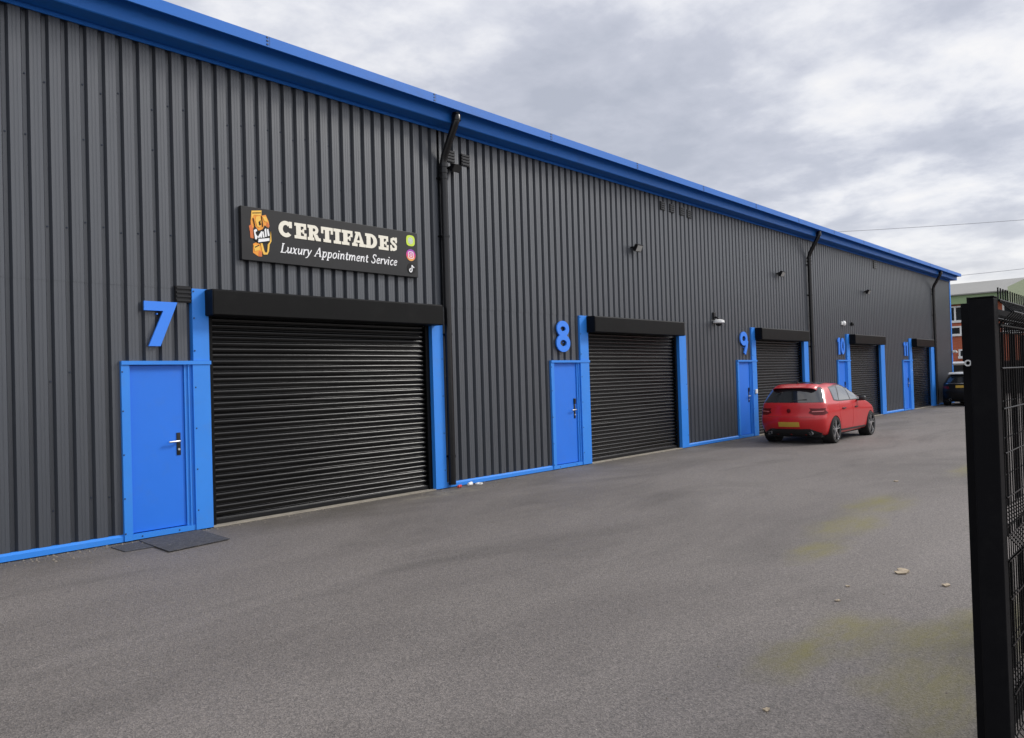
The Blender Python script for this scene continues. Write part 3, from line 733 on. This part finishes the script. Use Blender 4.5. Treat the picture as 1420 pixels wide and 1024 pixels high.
# ------------------------------------------------------------------ cars
def smoothstep(t): return t * t * (3 - 2 * t)
def car_body(levels, mat, name='body', wheels=((.83, .345), (3.46, .345)), track=.62):
    """levels: (z_rear, z_side, z_front, x_rear, x_front, half_width, corner_rear, corner_front)"""
    bm = bmesh.new(); rows = []
    yf = [0, .3, .58, .80, .94]; S = 11
    for (zr, zm, zf, xr, xf, w, dr, df) in levels:
        row = []
        for q in yf:
            b = 1 - (1 - q ** 2.3) ** (1 / 2.3)
            row.append((xr + dr * b, w * q * .985, zr))
        for s in range(S):
            t = s / (S - 1)
            x = (xr + dr) + (xf - df - xr - dr) * t
            y = w * (1 - .035 * (2 * t - 1) ** 2) * (.985 + .015 * math.sin(PI * t))
            z = zr + (zm - zr) * smoothstep(min(1, t * 3.5)) if t < .5 else zm + (zf - zm) * smoothstep(max(0, (t - .45) / .55))
            row.append((x, y, z))
        for q in yf[::-1]:
            b = 1 - (1 - q ** 2.4) ** (1 / 2.4)
            row.append((xf - df * b, w * q * .97, zf))
        rows.append(row)
    n = len(rows[0])
    full = []
    for r in rows:
        right = [bm.verts.new((x, -y, z)) for x, y, z in r]
        left = [bm.verts.new((x, y, z)) if 0 < i < n - 1 else right[i] for i, (x, y, z) in enumerate(r)]
        full.append((right, left))
    for (r0, l0), (r1, l1) in zip(full, full[1:]):
        for i in range(n - 1):
            bm.faces.new((r0[i], r0[i + 1], r1[i + 1], r1[i])); bm.faces.new((l0[i + 1], l0[i], l1[i], l1[i + 1]))
    for (rr, ll), flip in ((full[0], 1), (full[-1], 0)):       # floor and roof strips across
        for i in range(n - 1):
            vs = [rr[i], rr[i + 1], ll[i + 1], ll[i]]; vs = list(dict.fromkeys(vs))
            bm.faces.new(vs[::-1] if not flip else vs)
    bmesh.ops.recalc_face_normals(bm, faces=bm.faces)
    me = bpy.data.meshes.new(name + '_cage'); bm.to_mesh(me); bm.free()
    o = bpy.data.objects.new(name + '_cage', me); col.objects.link(o)
    sb = o.modifiers.new('s', 'SUBSURF'); sb.levels = 2; sb.render_levels = 2
    dg = bpy.context.evaluated_depsgraph_get(); dg.update()
    smooth = bpy.data.meshes.new_from_object(o.evaluated_get(dg))
    o.modifiers.clear(); o.data = smooth
    tmp = bmesh.new(); tmp.from_mesh(smooth); bvh = BVHTree.FromBMesh(tmp); tmp.free()
    cut = []
    for (wx, wr) in wheels:
        for sgn in (1, -1):
            m = MB(); m.lathe([(0, sgn * track), (wr, sgn * track), (wr, sgn * 1.4), (0, sgn * 1.4)], (wx, 0, .31), 'y', 40)
            bmesh.ops.remove_doubles(m.bm, verts=m.bm.verts, dist=1e-5)
            c = m.build('cutter', mat); cut.append(c)
            md = o.modifiers.new('b', 'BOOLEAN'); md.operation = 'DIFFERENCE'; md.object = c; md.solver = 'EXACT'
    dg = bpy.context.evaluated_depsgraph_get(); dg.update()
    fin = bpy.data.meshes.new_from_object(o.evaluated_get(dg)); fin.name = name
    for c in cut: bpy.data.objects.remove(c)
    bpy.data.objects.remove(o)
    b = bpy.data.objects.new(name, fin); col.objects.link(b)
    fin.materials.clear(); fin.materials.append(mat)
    for p in fin.polygons: p.use_smooth = True; p.material_index = 0
    fin.set_sharp_from_angle(angle=R(38))
    return b, bvh

def patch(bvh, poly, axis, off, mat, name, parent, maxlen=.07, rim=.012, flip=1):
    """polygon in the side (x,z) or rear (y,z) or top (x,y) view, laid on the body surface"""
    bm = bmesh.new()
    f = bm.faces.new([bm.verts.new((p[0], p[1], 0)) for p in poly])
    bmesh.ops.triangulate(bm, faces=bm.faces)
    for _ in range(6):
        es = [e for e in bm.edges if e.calc_length() > maxlen]
        if not es: break
        bmesh.ops.subdivide_edges(bm, edges=es, cuts=1)
        bmesh.ops.triangulate(bm, faces=[f for f in bm.faces if len(f.verts) > 3])
    for v in bm.verts:
        a, b = v.co.x, v.co.y
        if axis == 'side': o, d = Vector((a, flip * 3, b)), Vector((0, -flip, 0))
        elif axis == 'rear': o, d = Vector((-3, a, b)), Vector((1, 0, 0))
        elif axis == 'front': o, d = Vector((8, a, b)), Vector((-1, 0, 0))
        else: o, d = Vector((a, b, 4)), Vector((0, 0, -1))
        loc, nor, i, dist = bvh.ray_cast(o, d)
        if loc is None:
            loc, nor, i, dist = bvh.find_nearest(o + d * 2.4)
        if nor.dot(d) > 0: nor = -nor
        v.co = loc + nor * off
    out = {'side': Vector((0, flip, 0)), 'rear': Vector((-1, 0, 0)), 'front': Vector((1, 0, 0)), 'top': Vector((0, 0, 1))}[axis]
    bm.normal_update()
    if sum((f.normal.dot(out) for f in bm.faces)) < 0: bmesh.ops.reverse_faces(bm, faces=bm.faces); bm.normal_update()
    if rim:
        be = [e for e in bm.edges if e.is_boundary]
        r = bmesh.ops.extrude_edge_only(bm, edges=be)
        for v in [g for g in r['geom'] if isinstance(g, bmesh.types.BMVert)]: v.co -= out * rim
    bm.normal_update()
    me = bpy.data.meshes.new(name); bm.to_mesh(me); bm.free(); me.materials.append(mat)
    for p in me.polygons: p.use_smooth = True
    me.set_sharp_from_angle(angle=R(40))
    o = bpy.data.objects.new(name, me); col.objects.link(o); o.parent = parent
    return o

def make_wheel(parent, x, y, r=.318, side=1, w=.215, hub_mat='rim', spokes=5):
    """side=+1: outer face towards +y"""
    e = MB(); prof = [(r * .78, -w / 2), (r * .95, -w / 2), (r, -w / 2 + .03), (r, w / 2 - .03), (r * .95, w / 2), (r * .80, w / 2 - .004), (r * .78, w / 2 - .03), (r * .78, -w / 2)]
    e.lathe([(a, b * 1) for a, b in prof], (0, 0, 0), 'y', 36)
    wh = e.build('wheel', M['tyre'], parent, angle=40); wh.location = (x, y, r)
    m = MB(); f = side * (w / 2)
    m.lathe([(r * .80, f - side * .005), (r * .77, f - side * .02), (r * .74, f - side * .06), (.05, f - side * .10), (0, f - side * .10)], (0, 0, 0), 'y', 36)
    m.build('rim', M['dark'], wh, angle=40)
    s = MB()
    for k in range(spokes):
        a = 2 * PI * k / spokes + .3
        for da in (-.17, .17):
            p0 = (.05 * math.cos(a), .05 * math.sin(a)); p1 = (r * .78 * math.cos(a + da), r * .78 * math.sin(a + da))
            y0, y1 = f - side * .012, f - side * .05
            lo, hi = min(y0, y1), max(y0, y1)
            s.ribbon([p0, p1], [.014, .024], lo, hi)
    s.ribbon([(r * .785 * math.cos(2 * PI * k / 32), r * .785 * math.sin(2 * PI * k / 32)) for k in range(32)], .009, min(f - side * .004, f - side * .03), max(f - side * .004, f - side * .03), True)
    s.lathe([(.0, f - side * .008), (.05, f - side * .010), (.058, f - side * .05)], (0, 0, 0), 'y', 16)
    s.build('spokes', M['rim_cut'], wh)
    return wh

def mirror_poly(p): return [(-a, b) for a, b in p][::-1]
HATCH = [
 (.19, .20, .22, .32, 3.95, .74, .34, .30),
 (.215, .215, .23, .16, 4.12, .845, .42, .45),
 (.36, .31, .36, .05, 4.23, .875, .45, .55),
 (.50, .50, .50, .005, 4.25, .890, .45, .60),
 (.635, .63, .62, .00, 4.25, .893, .45, .60),
 (.665, .68, .67, .030, 4.235, .893, .44, .62),
 (.735, .785, .735, .060, 4.19, .895, .44, .60),
 (.80, .815, .76, .075, 4.14, .887, .43, .58),
 (.90, .885, .80, .10, 4.06, .872, .40, .50),
 (.955, .935, .93, .125, 3.55, .858, .36, .36),
 (.985, .965, 1.01, .145, 3.10, .838, .34, .34),
 (1.17, 1.15, 1.17, .255, 2.72, .765, .40, .40),
 (1.32, 1.325, 1.32, .365, 2.36, .685, .40, .40),
 (1.385, 1.40, 1.39, .46, 2.12, .605, .34, .36),
 (1.425, 1.445, 1.43, .62, 1.92, .44, .20, .30),
 (1.435, 1.462, 1.44, .78, 1.80, .22, .16, .2),
]
def hatchback(label, loc, rz):
    car = empty('parked_car', label, 'car', None, loc, rz)
    body, bvh = car_body(HATCH, M['red']); body.parent = car
    ax = (.83, 3.46)
    for x in ax:
        for s in (1, -1):
            make_wheel(car, x, s * .775, .318, s)
            m = MB(); m.lathe([(.0, s * .60), (.335, s * .60), (.338, s * .84)], (x, 0, .315), 'y', 28); m.build('wheel_arch', M['dark'], car)
    m = MB(); m.box(.3, 3.95, -.70, .70, .17, .26); m.build('underbody', M['dark'], car)
    for s in (1, -1):
        # black window surround, then three panes on each side
        sur = [(.88, 1.015), (1.1, .985), (2.86, .975), (2.60, 1.14), (2.28, 1.32), (2.05, 1.375), (1.5, 1.385), (.93, 1.335)]
        patch(bvh, sur, 'side', .0025, M['trim'], 'window_surround', car, flip=s)
        for nm, pl in (('quarter_window', [(.93, 1.03), (1.16, 1.01), (1.36, 1.335), (.95, 1.30)]),
                       ('side_window', [(1.20, 1.008), (1.93, 1.0), (1.96, 1.35), (1.46, 1.352)]),
                       ('side_window', [(2.00, .998), (2.56, .995), (2.50, 1.14), (2.24, 1.30), (2.02, 1.348)])):
            patch(bvh, pl, 'side', .007, M['side_glass'], nm, car, flip=s)
        d1 = patch(bvh, [(1.16, .95), (1.10, .70), (1.24, .36), (1.96, .32), (1.99, .60), (1.99, .945)], 'side', .003, M['red'], 'door', car, flip=s)
        d2 = patch(bvh, [(2.005, .945), (2.005, .60), (1.985, .32), (2.95, .30), (3.04, .55), (3.02, .90)], 'side', .003, M['red'], 'door', car, flip=s)
        for dd, x in ((d1, 1.26), (d2, 2.14)):
            h = MB(); yy = .895 * s
            lo, hi = sorted((yy - .03 * s, yy + .022 * s))
            h.box(x, x + .20, lo, hi, .795, .825, bevel=.008); h.build('door_handle', M['trim'], dd, angle=40)
        sk = patch(bvh, [(1.22, .275), (3.05, .265), (3.05, .305), (1.22, .315)], 'side', .012, M['trim'], 'side_skirt', car, flip=s)
        mm = MB(); T = Matrix.Translation((2.50, s * .97, 1.0))
        mm.box(-.06, .08, -.08, .08, -.05, .065, mat=None, bevel=.03)
        for v in mm.bm.verts: v.co = T @ v.co
        mi = mm.build('wing_mirror', M['trim'], car, angle=50)
        m = MB(); lo, hi = sorted((s * .80, s * .93)); m.box(2.48, 2.54, lo, hi, .945, .985); m.build('mirror_arm', M['trim'], mi)
        # tail lamp wraps the corner
        tl = [(.47, .745), (.50, .80), (.60, .845), (.80, .855), (.80, .70), (.60, .695)]
        tl = [(-s * a, b) for a, b in tl]
        tl = [(a * -1, b) for a, b in tl] if True else tl
        t = patch(bvh, tl, 'rear', .006, M['lens_red'], 'tail_light', car, maxlen=.04)
        st = [(s * a, b) for a, b in ((.54, .765), (.78, .775), (.78, .795), (.54, .785))]
        patch(bvh, st, 'rear', .010, M['lens_bright'], 'lamp_strip', t, maxlen=.04, rim=.004)
        patch(bvh, [(.15, .705), (.26, .70), (.42, .735), (.34, .80), (.24, .845), (.15, .855)], 'side', .006, M['lens_red'], 'lamp_side', t, maxlen=.04, flip=s)
        hl = [(s * a, b) for a, b in ((.45, .62), (.80, .64), (.82, .75), (.50, .71))]
        patch(bvh, hl, 'front', .006, M['glass_lens'], 'headlight', car, maxlen=.05)
        # exhaust pipes
        m = MB(); m.lathe([(.042, -.03), (.042, .06), (.034, .06), (.034, -.02)], (.10, s * .52, .27), 'x', 16); m.build('exhaust_pipe', M['galv'], car, angle=40)
        m = MB()
    rw = [(-.755, .985), (.755, .985), (.71, 1.12), (.645, 1.28), (.59, 1.335), (-.59, 1.335), (-.645, 1.28), (-.71, 1.12)]
    g = patch(bvh, rw, 'rear', .005, M['car_glass'], 'rear_window', car)
    m = MB(); m.tube([(.15, .02, 1.0), (.18, -.10, 1.035), (.21, -.40, 1.06)], .010, 6); m.build('rear_wiper', M['trim'], g)
    patch(bvh, [(-.62, .99), (.62, .99), (.52, 1.30), (-.52, 1.30)], 'front', .005, M['car_glass'], 'windscreen', car)
    patch(bvh, [(-.35, .40), (.35, .40), (.4, .55), (-.4, .55)], 'front', .006, M['trim'], 'front_grille', car)
    patch(bvh, [(.70, -.50), (1.98, -.50), (1.98, .50), (.70, .50)], 'top', .005, M['car_glass'], 'sunroof', car)
    # roof spoiler over the rear glass
    m = MB()
    sec = [(.300, 1.330), (.302, 1.345), (.46, 1.396), (.66, 1.424), (.62, 1.385), (.40, 1.335)]
    rings = []
    for yy, dz, dxx in ((-.555, -.060, .15), (-.53, -.030, .075), (-.47, -.010, .02), (-.25, 0, 0), (.25, 0, 0), (.47, -.010, .02), (.53, -.030, .075), (.555, -.060, .15)):
        rings.append([m.bm.verts.new((x + dxx, yy, z + dz)) for x, z in sec])
    for A, B in zip(rings, rings[1:]):
        for k in range(6): m.bm.faces.new((A[k], A[(k + 1) % 6], B[(k + 1) % 6], B[k]))
    m.bm.faces.new(rings[0]); m.bm.faces.new(rings[-1][::-1])
    m.build('roof_spoiler', M['red'], car, angle=50)
    patch(bvh, [(-.62, .652), (.62, .652), (.62, .657), (-.62, .657)], 'rear', .003, M['trim'], 'bumper_seam', car, rim=.004)
    patch(bvh, [(-.70, .205), (.70, .205), (.72, .27), (.50, .375), (-.50, .375), (-.72, .27)], 'rear', .006, M['trim'], 'rear_diffuser', car)
    pl = patch(bvh, [(-.26, .425), (.26, .425), (.26, .535), (-.26, .535)], 'rear', .010, M['plate'], 'number_plate', car)
    m = MB(); m.lathe([(.045, -.0), (.050, .010), (.04, .013), (0, .013)], (.035, 0, .80), 'x', 24)
    for v in m.bm.verts: v.co.x = .06 - (v.co.x - .035)
    m.build('badge', M['lens_red'], car, angle=40)
    m = MB(); m.tube([(.72, 0, 1.435), (.62, 0, 1.50)], .012, 8, radii=[.022, .007]); m.build('aerial', M['trim'], car)
    return car
hatchback('bright red hatchback parked with its back to us by the shutter of unit 9', (17.60, -1.80, 0), R(.8)).scale = (1, .945, 1)

SUV = [(z0 * 1.04 + .02, z1 * 1.04 + .02, z2 * 1.04 + .02, a, b, c * 1.01, d, e) for (z0, z1, z2, a, b, c, d, e) in HATCH]
def dark_car(label, loc, rz):
    car = empty('parked_car', label, 'car', None, loc, rz)
    body, bvh = car_body(SUV, M['car_black'], wheels=((.83, .36), (3.46, .36))); body.parent = car
    for x in (.83, 3.46):
        for s in (1, -1): make_wheel(car, x, s * .785, .33, s)
    m = MB(); m.box(.3, 3.95, -.70, .70, .18, .28); m.build('underbody', M['dark'], car)
    for s in (1, -1):
        for nm, pl in (('side_window', [(1.20, 1.06), (1.93, 1.05), (1.96, 1.40), (1.46, 1.40)]), ('side_window', [(2.00, 1.05), (2.84, 1.05), (2.28, 1.36), (2.02, 1.40)])):
            patch(bvh, pl, 'side', .007, M['car_glass'], nm, car, flip=s)
        patch(bvh, [(s * a, b) for a, b in ((.52, .76), (.85, .80), (.86, .90), (.55, .87))], 'rear', .006, M['lens_red'], 'tail_light', car, maxlen=.05)
        mm = MB(); mm.box(2.79, 2.95, s * 1.0 - .085, s * 1.0 + .085, .98, 1.12, bevel=.03); mm.build('wing_mirror', M['car_black'], car, angle=50)
        patch(bvh, [(1.16, .99), (1.10, .73), (1.24, .38), (1.96, .34), (1.99, .98)], 'side', .003, M['car_black'], 'door', car, flip=s)
        patch(bvh, [(2.005, .98), (1.985, .34), (2.95, .32), (3.04, .57), (3.02, .94)], 'side', .003, M['car_black'], 'door', car, flip=s)
        patch(bvh, [(s * a, b) for a, b in ((.45, .66), (.80, .68), (.82, .79), (.50, .75))], 'front', .006, M['glass_lens'], 'headlight', car, maxlen=.05)
    patch(bvh, [(-.64, 1.04), (.64, 1.04), (.56, 1.33), (-.56, 1.33)], 'rear', .005, M['car_glass'], 'rear_window', car)
    patch(bvh, [(-.62, 1.05), (.62, 1.05), (.52, 1.34), (-.52, 1.34)], 'front', .005, M['car_glass'], 'windscreen', car)
    pl = patch(bvh, [(-.26, .80), (.26, .80), (.26, .91), (-.26, .91)], 'rear', .012, M['plate'], 'number_plate', car)
    m = MB(); m.prism([(.22, 1.40), (.26, 1.43), (.48, 1.49), (.60, 1.49), (.56, 1.44), (.38, 1.40)], -.58, .58); m.build('roof_spoiler', M['galv'], car)
    patch(bvh, [(-.66, .985), (.66, .985), (.66, 1.01), (-.66, 1.01)], 'rear', .006, M['rim_cut'], 'trim_strip', car)
    m = MB(); m.lathe([(.04, -.03), (.04, .06), (.033, .06), (.033, -.02)], (.09, .5, .30), 'x', 14); m.build('exhaust_pipe', M['galv'], car)
    return car
dark_car('black car with a yellow plate parked beyond the far corner, partly behind the gate post', (37.6, -1.18, 0), R(-1))

# ------------------------------------------------------------------ gate post and mesh fence on the right
PX, PY = 3.47, -8.545
gp = empty('gate_post', 'tall black square steel gate post close to the camera', 'gate post', None, (PX, PY, 0))
m = MB(); m.box(-.05, .03, -.036, .05, -.3, 1.985, bevel=.004); m.build('post_shaft', M['gate'], gp)
m = MB(); m.box(-.052, .032, -.038, .052, 1.9855, 1.992, bevel=.003); m.build('post_cap', M['gate'], gp)

def mesh_panel(x0, x1, z1, parent_name, label, cat, y, flat=False):
    e = empty(parent_name, label, cat, None, (x0, y, 0))
    L = x1 - x0; m = MB()
    n = int(L / .05)
    folds = (1.93, 1.0, .22)
    for k in range(n + 1):
        x = .01 + k * .05
        pts = [(x, 0, .04)]
        for f in folds[::-1]:
            pts += [(x, 0, f - .05), (x, -.045, f), (x, 0, f + .05)]
        pts += [(x, 0, z1)]
        m.tube(pts, .003, 6)
    m.build('vertical_wire', M['wire'], e, angle=50)
    h = MB()
    for z in (.17, .27, .22, .43, .62, .80, .95, 1.05, 1.0, 1.2, 1.375, 1.55, 1.71, 1.88, 1.98, 1.93):
        yy = -.051 if z in folds else -.006
        h.tube([(0, yy, z), (L, yy, z)], .003, 6)
    h.build('horizontal_wire', M['wire'], e)
    return e
fe = mesh_panel(PX + .032, PX + .032 + 2.54, 2.03, 'mesh_fence_panel', 'black welded wire mesh fence panel with spiked top, right of the gate post', 'fence', PY - .035)
ga = mesh_panel(3.68, 6.40, 1.90, 'mesh_gate', 'open black mesh gate leaf folded back behind the gate post', 'gate', -8.45)
m = MB(); m.box(-.06, -.015, -.025, .025, .05, 1.985, bevel=.003); m.build('gate_stile', M['gate'], ga)
m = MB(); m.box(2.72, 2.77, -.025, .025, .05, 1.985); m.build('gate_stile', M['gate'], ga)
m = MB(); m.box(-.014, 2.719, -.02, .02, .05, .095); m.build('gate_rail', M['gate'], ga)
m = MB(); m.box(-.014, 2.719, -.02, .02, 1.94, 1.984); m.build('gate_rail', M['gate'], ga)
m = MB(); m.tube([(-.069, .016, 1.735), (-.069, .058, 1.735)], .0075, 12); m.lathe([(.008, -.006), (.0135, -.006), (.0135, .006), (.008, .006)], (-.068, .003, 1.735), 'x', 18)
m.build('hinge_bolt', M['galv'], ga, angle=40)
m = MB(); m.tube([(-.04, 0, 1.985), (-.04, 0, 2.01)], .006, 8); m.build('drop_bolt', M['gate'], ga)
# second post farther along, carries the far end of the panel
p2 = empty('fence_post', 'slim black fence post at the far end of the mesh panel', 'fence post', None, (PX + 2.62, PY - .03, 0))
m = MB(); m.box(-.03, .03, -.03, .03, -.3, 2.03, bevel=.003); m.build('post_shaft', M['gate'], p2)
m = MB(); m.box(-.032, .032, -.032, .032, 2.0305, 2.04); m.build('post_cap', M['gate'], p2)

# ------------------------------------------------------------------ brick building in the distance
bb = empty('brick_building', 'two storey red brick building with green fascia and white windows behind the fence', 'building', None, (55, 0, 0))
m = MB(); m.box(0, 14, -40, 14, -.3, 5.9); m.build('wall', M['brick'], bb)
m = MB(); m.box(-.35, 14.3, -40.3, 14.3, 5.72, 6.25); m.build('fascia', M['green'], bb)
m = MB(); m.bm.free(); m = MB()
pr = [(-.5, 6.255), (-.5, 6.33), (3.2, 7.35), (14.3, 7.35), (14.3, 6.255)]
a = [m.bm.verts.new((x, -40.4, z)) for x, z in pr]; b = [m.bm.verts.new((x, 14.4, z)) for x, z in pr]
m.bm.faces.new(a[::-1]); m.bm.faces.new(b)
for i in range(5): m.bm.faces.new((a[i], a[(i + 1) % 5], b[(i + 1) % 5], b[i]))
m.build('roof', M['roof_grey'], bb)
# projecting gable bay
m = MB(); gp_ = [(-.35, 5.3), (-3.2, 5.3), (-3.2, 6.35), (-1.8, 7.1), (-.35, 6.45)]
a = [m.bm.verts.new((-1.2, y, z)) for y, z in gp_]; b = [m.bm.verts.new((-.36, y, z)) for y, z in gp_]
m.bm.faces.new(a); m.bm.faces.new(b[::-1])
for i in range(5): m.bm.faces.new((a[i], b[i], b[(i + 1) % 5], a[(i + 1) % 5]))
m.build('gable', M['green_pale'], bb)
def win(y0, y1, z0, z1, mull, mat='win_glass'):
    f = MB(); t = .10
    f.box(-.06, .05, y0, y1, z1 - t, z1); f.box(-.09, .05, y0 - .03, y1 + .03, z0 - .05, z0 + t); f.box(-.06, .05, y0, y0 + t, z0 + t, z1 - t); f.box(-.06, .05, y1 - t, y1, z0 + t, z1 - t)
    for q in mull: f.box(-.06, .05, q - .05, q + .05, z0 + t, z1 - t)
    w = f.build('window', M['upvc'], bb)
    g = MB(); g.box(-.03, .04, y0 + t, y1 - t, z0 + t, z1 - t); g.build('pane', M[mat], w)
for k in range(8):
    o = -k * 3.6
    win(1.0 + o, 3.75 + o, 4.60, 5.62, [2.74 + o, 1.7 + o])
    win(1.0 + o, 3.75 + o, 3.74, 4.33, [2.45 + o, 1.6 + o])
    win(.2 + o, 2.62 + o, 2.3, 2.84, [1.4 + o])
m = MB(); m.box(-.08, .05, -12, 4.5, .02, 2.02); m.build('loading_door', M['dark'], bb)

# ------------------------------------------------------------------ overhead cables
for lab, p0, p1 in (('thin overhead cable higher in the sky, meeting the roof line', (62, 20, 13.55), (62, -14, 10.75)), ('thin overhead cable lower in the sky, just over the brick building', (64, 14, 8.6), (64, -14, 8.95))):
    m = MB(); p0, p1 = Vector(p0), Vector(p1)
    m.tube([p0 + Vector((0, 40, 3.5))] + [p0.lerp(p1, k / 12) - Vector((0, 0, .25 * math.sin(PI * k / 12))) for k in range(13)] + [p1 + Vector((0, -40, -.6)), p1 + Vector((0, -90, 1.5))], .017, 6)
    tag(m.build('overhead_cable', M['cable']), lab, 'cable', 'overhead cables against the clouds')

# ------------------------------------------------------------------ camera
def cam_at(yaw, pitch, roll, f, D, h):
    F = Vector((math.cos(yaw) * math.cos(pitch), math.sin(yaw) * math.cos(pitch), math.sin(pitch)))
    Rt = F.cross(Vector((0, 0, 1))).normalized(); U = Rt.cross(F)
    c, s = math.cos(roll), math.sin(roll)
    X = c * Rt + s * U; Y = c * U - s * Rt
    cd = bpy.data.cameras.new('camera'); o = bpy.data.objects.new('camera', cd); col.objects.link(o)
    o.matrix_world = Matrix.Translation((0, -D, h)) @ Matrix((X, Y, -F)).transposed().to_4x4()
    cd.sensor_width = 36; cd.lens = 36 * f / 1420; cd.clip_end = 2000; cd.clip_start = .05
    scene.camera = o
cam_at(R(42.65877), R(.85703), R(-1.7221), 1051, 9.1897, 1.72)

# ------------------------------------------------------------------ light: broken overcast with a weak low sun from the far end of the yard
SUN_EL, SUN_AZ = R(34), R(-38)           # azimuth measured from +x towards +y
sd = Vector((math.cos(SUN_AZ) * math.cos(SUN_EL), math.sin(SUN_AZ) * math.cos(SUN_EL), math.sin(SUN_EL)))
sl = bpy.data.lights.new('sun', 'SUN'); sl.energy = 1.5; sl.angle = R(14); sl.color = (1., .96, .90)
so = bpy.data.objects.new('sun', sl); col.objects.link(so); so.rotation_euler = (-sd).to_track_quat('-Z', 'Y').to_euler()
w = bpy.data.worlds.new('World'); scene.world = w; w.use_nodes = True
nt = w.node_tree; L = nt.links.new
bg = nt.nodes['Background']; bg.inputs['Strength'].default_value = .1
sky = N(nt, 'ShaderNodeTexSky', sky_type='NISHITA'); sky.sun_disc = False; sky.sun_elevation = SUN_EL; sky.sun_rotation = PI / 2 - SUN_AZ
tc = N(nt, 'ShaderNodeTexCoord')
nrm = N(nt, 'ShaderNodeVectorMath', operation='NORMALIZE'); L(tc.outputs['Generated'], nrm.inputs[0])
sp = N(nt, 'ShaderNodeSeparateXYZ'); L(nrm.outputs[0], sp.inputs[0])
zz = N(nt, 'ShaderNodeMath', operation='MAXIMUM'); zz.inputs[1].default_value = 0.; L(sp.outputs[2], zz.inputs[0])
za = N(nt, 'ShaderNodeMath', operation='ADD'); za.inputs[1].default_value = .16; L(zz.outputs[0], za.inputs[0])
dx = N(nt, 'ShaderNodeMath', operation='DIVIDE'); L(sp.outputs[0], dx.inputs[0]); L(za.outputs[0], dx.inputs[1])
dy = N(nt, 'ShaderNodeMath', operation='DIVIDE'); L(sp.outputs[1], dy.inputs[0]); L(za.outputs[0], dy.inputs[1])
cb = N(nt, 'ShaderNodeCombineXYZ'); L(dx.outputs[0], cb.inputs[0]); L(dy.outputs[0], cb.inputs[1])
def cloud(scale, detail, rough, dist, loc):
    mp = N(nt, 'ShaderNodeMapping'); mp.inputs['Location'].default_value = loc; L(cb.outputs[0], mp.inputs['Vector'])
    n = N(nt, 'ShaderNodeTexNoise', i_Scale=scale, i_Detail=detail, i_Roughness=rough, i_Distortion=dist); L(mp.outputs[0], n.inputs['Vector'])
    return n.outputs['Fac']
c1 = cloud(.85, 8., .54, .2, (3.1, 1.7, 0)); c2 = cloud(2.7, 9., .58, .1, (7.3, 2.2, 1.))
mx = N(nt, 'ShaderNodeMix', data_type='FLOAT'); mx.inputs[0].default_value = .52; L(c1, mx.inputs[2]); L(c2, mx.inputs[3])
cr = N(nt, 'ShaderNodeValToRGB'); e = cr.color_ramp.elements
e[0].position = .37; e[0].color = (.42, .445, .52, 1); e[1].position = .60; e[1].color = (.84, .83, .835, 1)
for p, c in ((.455, (.51, .53, .605)), (.505, (.63, .645, .705)), (.55, (.755, .76, .795))): n = e.new(p); n.color = rgba(c)
L(mx.outputs[0], cr.inputs[0])
# paler, warmer cloud low over the horizon
hz = N(nt, 'ShaderNodeMapRange', clamp=True, interpolation_type='SMOOTHSTEP'); hz.inputs[1].default_value = .22; hz.inputs[2].default_value = .02; hz.inputs[3].default_value = 0.; hz.inputs[4].default_value = .5; L(sp.outputs[2], hz.inputs[0])
hm = N(nt, 'ShaderNodeMix', data_type='RGBA'); hm.inputs[7].default_value = (.82, .80, .77, 1); L(hz.outputs[0], hm.inputs[0]); L(cr.outputs[0], hm.inputs[6])
# cloud radiance, scaled so that strength 0.1 gives the exposure of the photograph
sc_ = N(nt, 'ShaderNodeVectorMath', operation='SCALE'); sc_.inputs['Scale'].default_value = 8.1; L(hm.outputs[2], sc_.inputs[0])
fin = N(nt, 'ShaderNodeMix', data_type='RGBA'); fin.inputs[0].default_value = .94; L(sky.outputs[0], fin.inputs[6]); L(sc_.outputs[0], fin.inputs[7])
# thinner, brighter cloud overhead than near the horizon
br_ = N(nt, 'ShaderNodeMapRange', clamp=True, interpolation_type='SMOOTHSTEP'); br_.inputs[1].default_value = .35; br_.inputs[2].default_value = .85; br_.inputs[3].default_value = 1.; br_.inputs[4].default_value = 1.35; L(sp.outputs[2], br_.inputs[0])
f2 = N(nt, 'ShaderNodeVectorMath', operation='SCALE'); L(fin.outputs[2], f2.inputs[0]); L(br_.outputs[0], f2.inputs['Scale'])
# and an added boost on the unseen open side of the yard, lighting the wall
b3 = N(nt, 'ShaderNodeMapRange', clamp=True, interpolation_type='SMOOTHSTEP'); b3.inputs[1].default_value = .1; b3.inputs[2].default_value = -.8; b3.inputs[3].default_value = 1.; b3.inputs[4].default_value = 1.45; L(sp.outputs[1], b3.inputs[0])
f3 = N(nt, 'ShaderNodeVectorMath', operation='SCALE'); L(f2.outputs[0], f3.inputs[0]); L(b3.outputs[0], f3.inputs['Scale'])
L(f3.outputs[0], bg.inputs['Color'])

vs = scene.view_settings
vs.view_transform = 'Standard'; vs.look = 'None'; vs.exposure = .5; vs.gamma = 1.; vs.use_curve_mapping = False
scene.cycles.max_bounces = 8
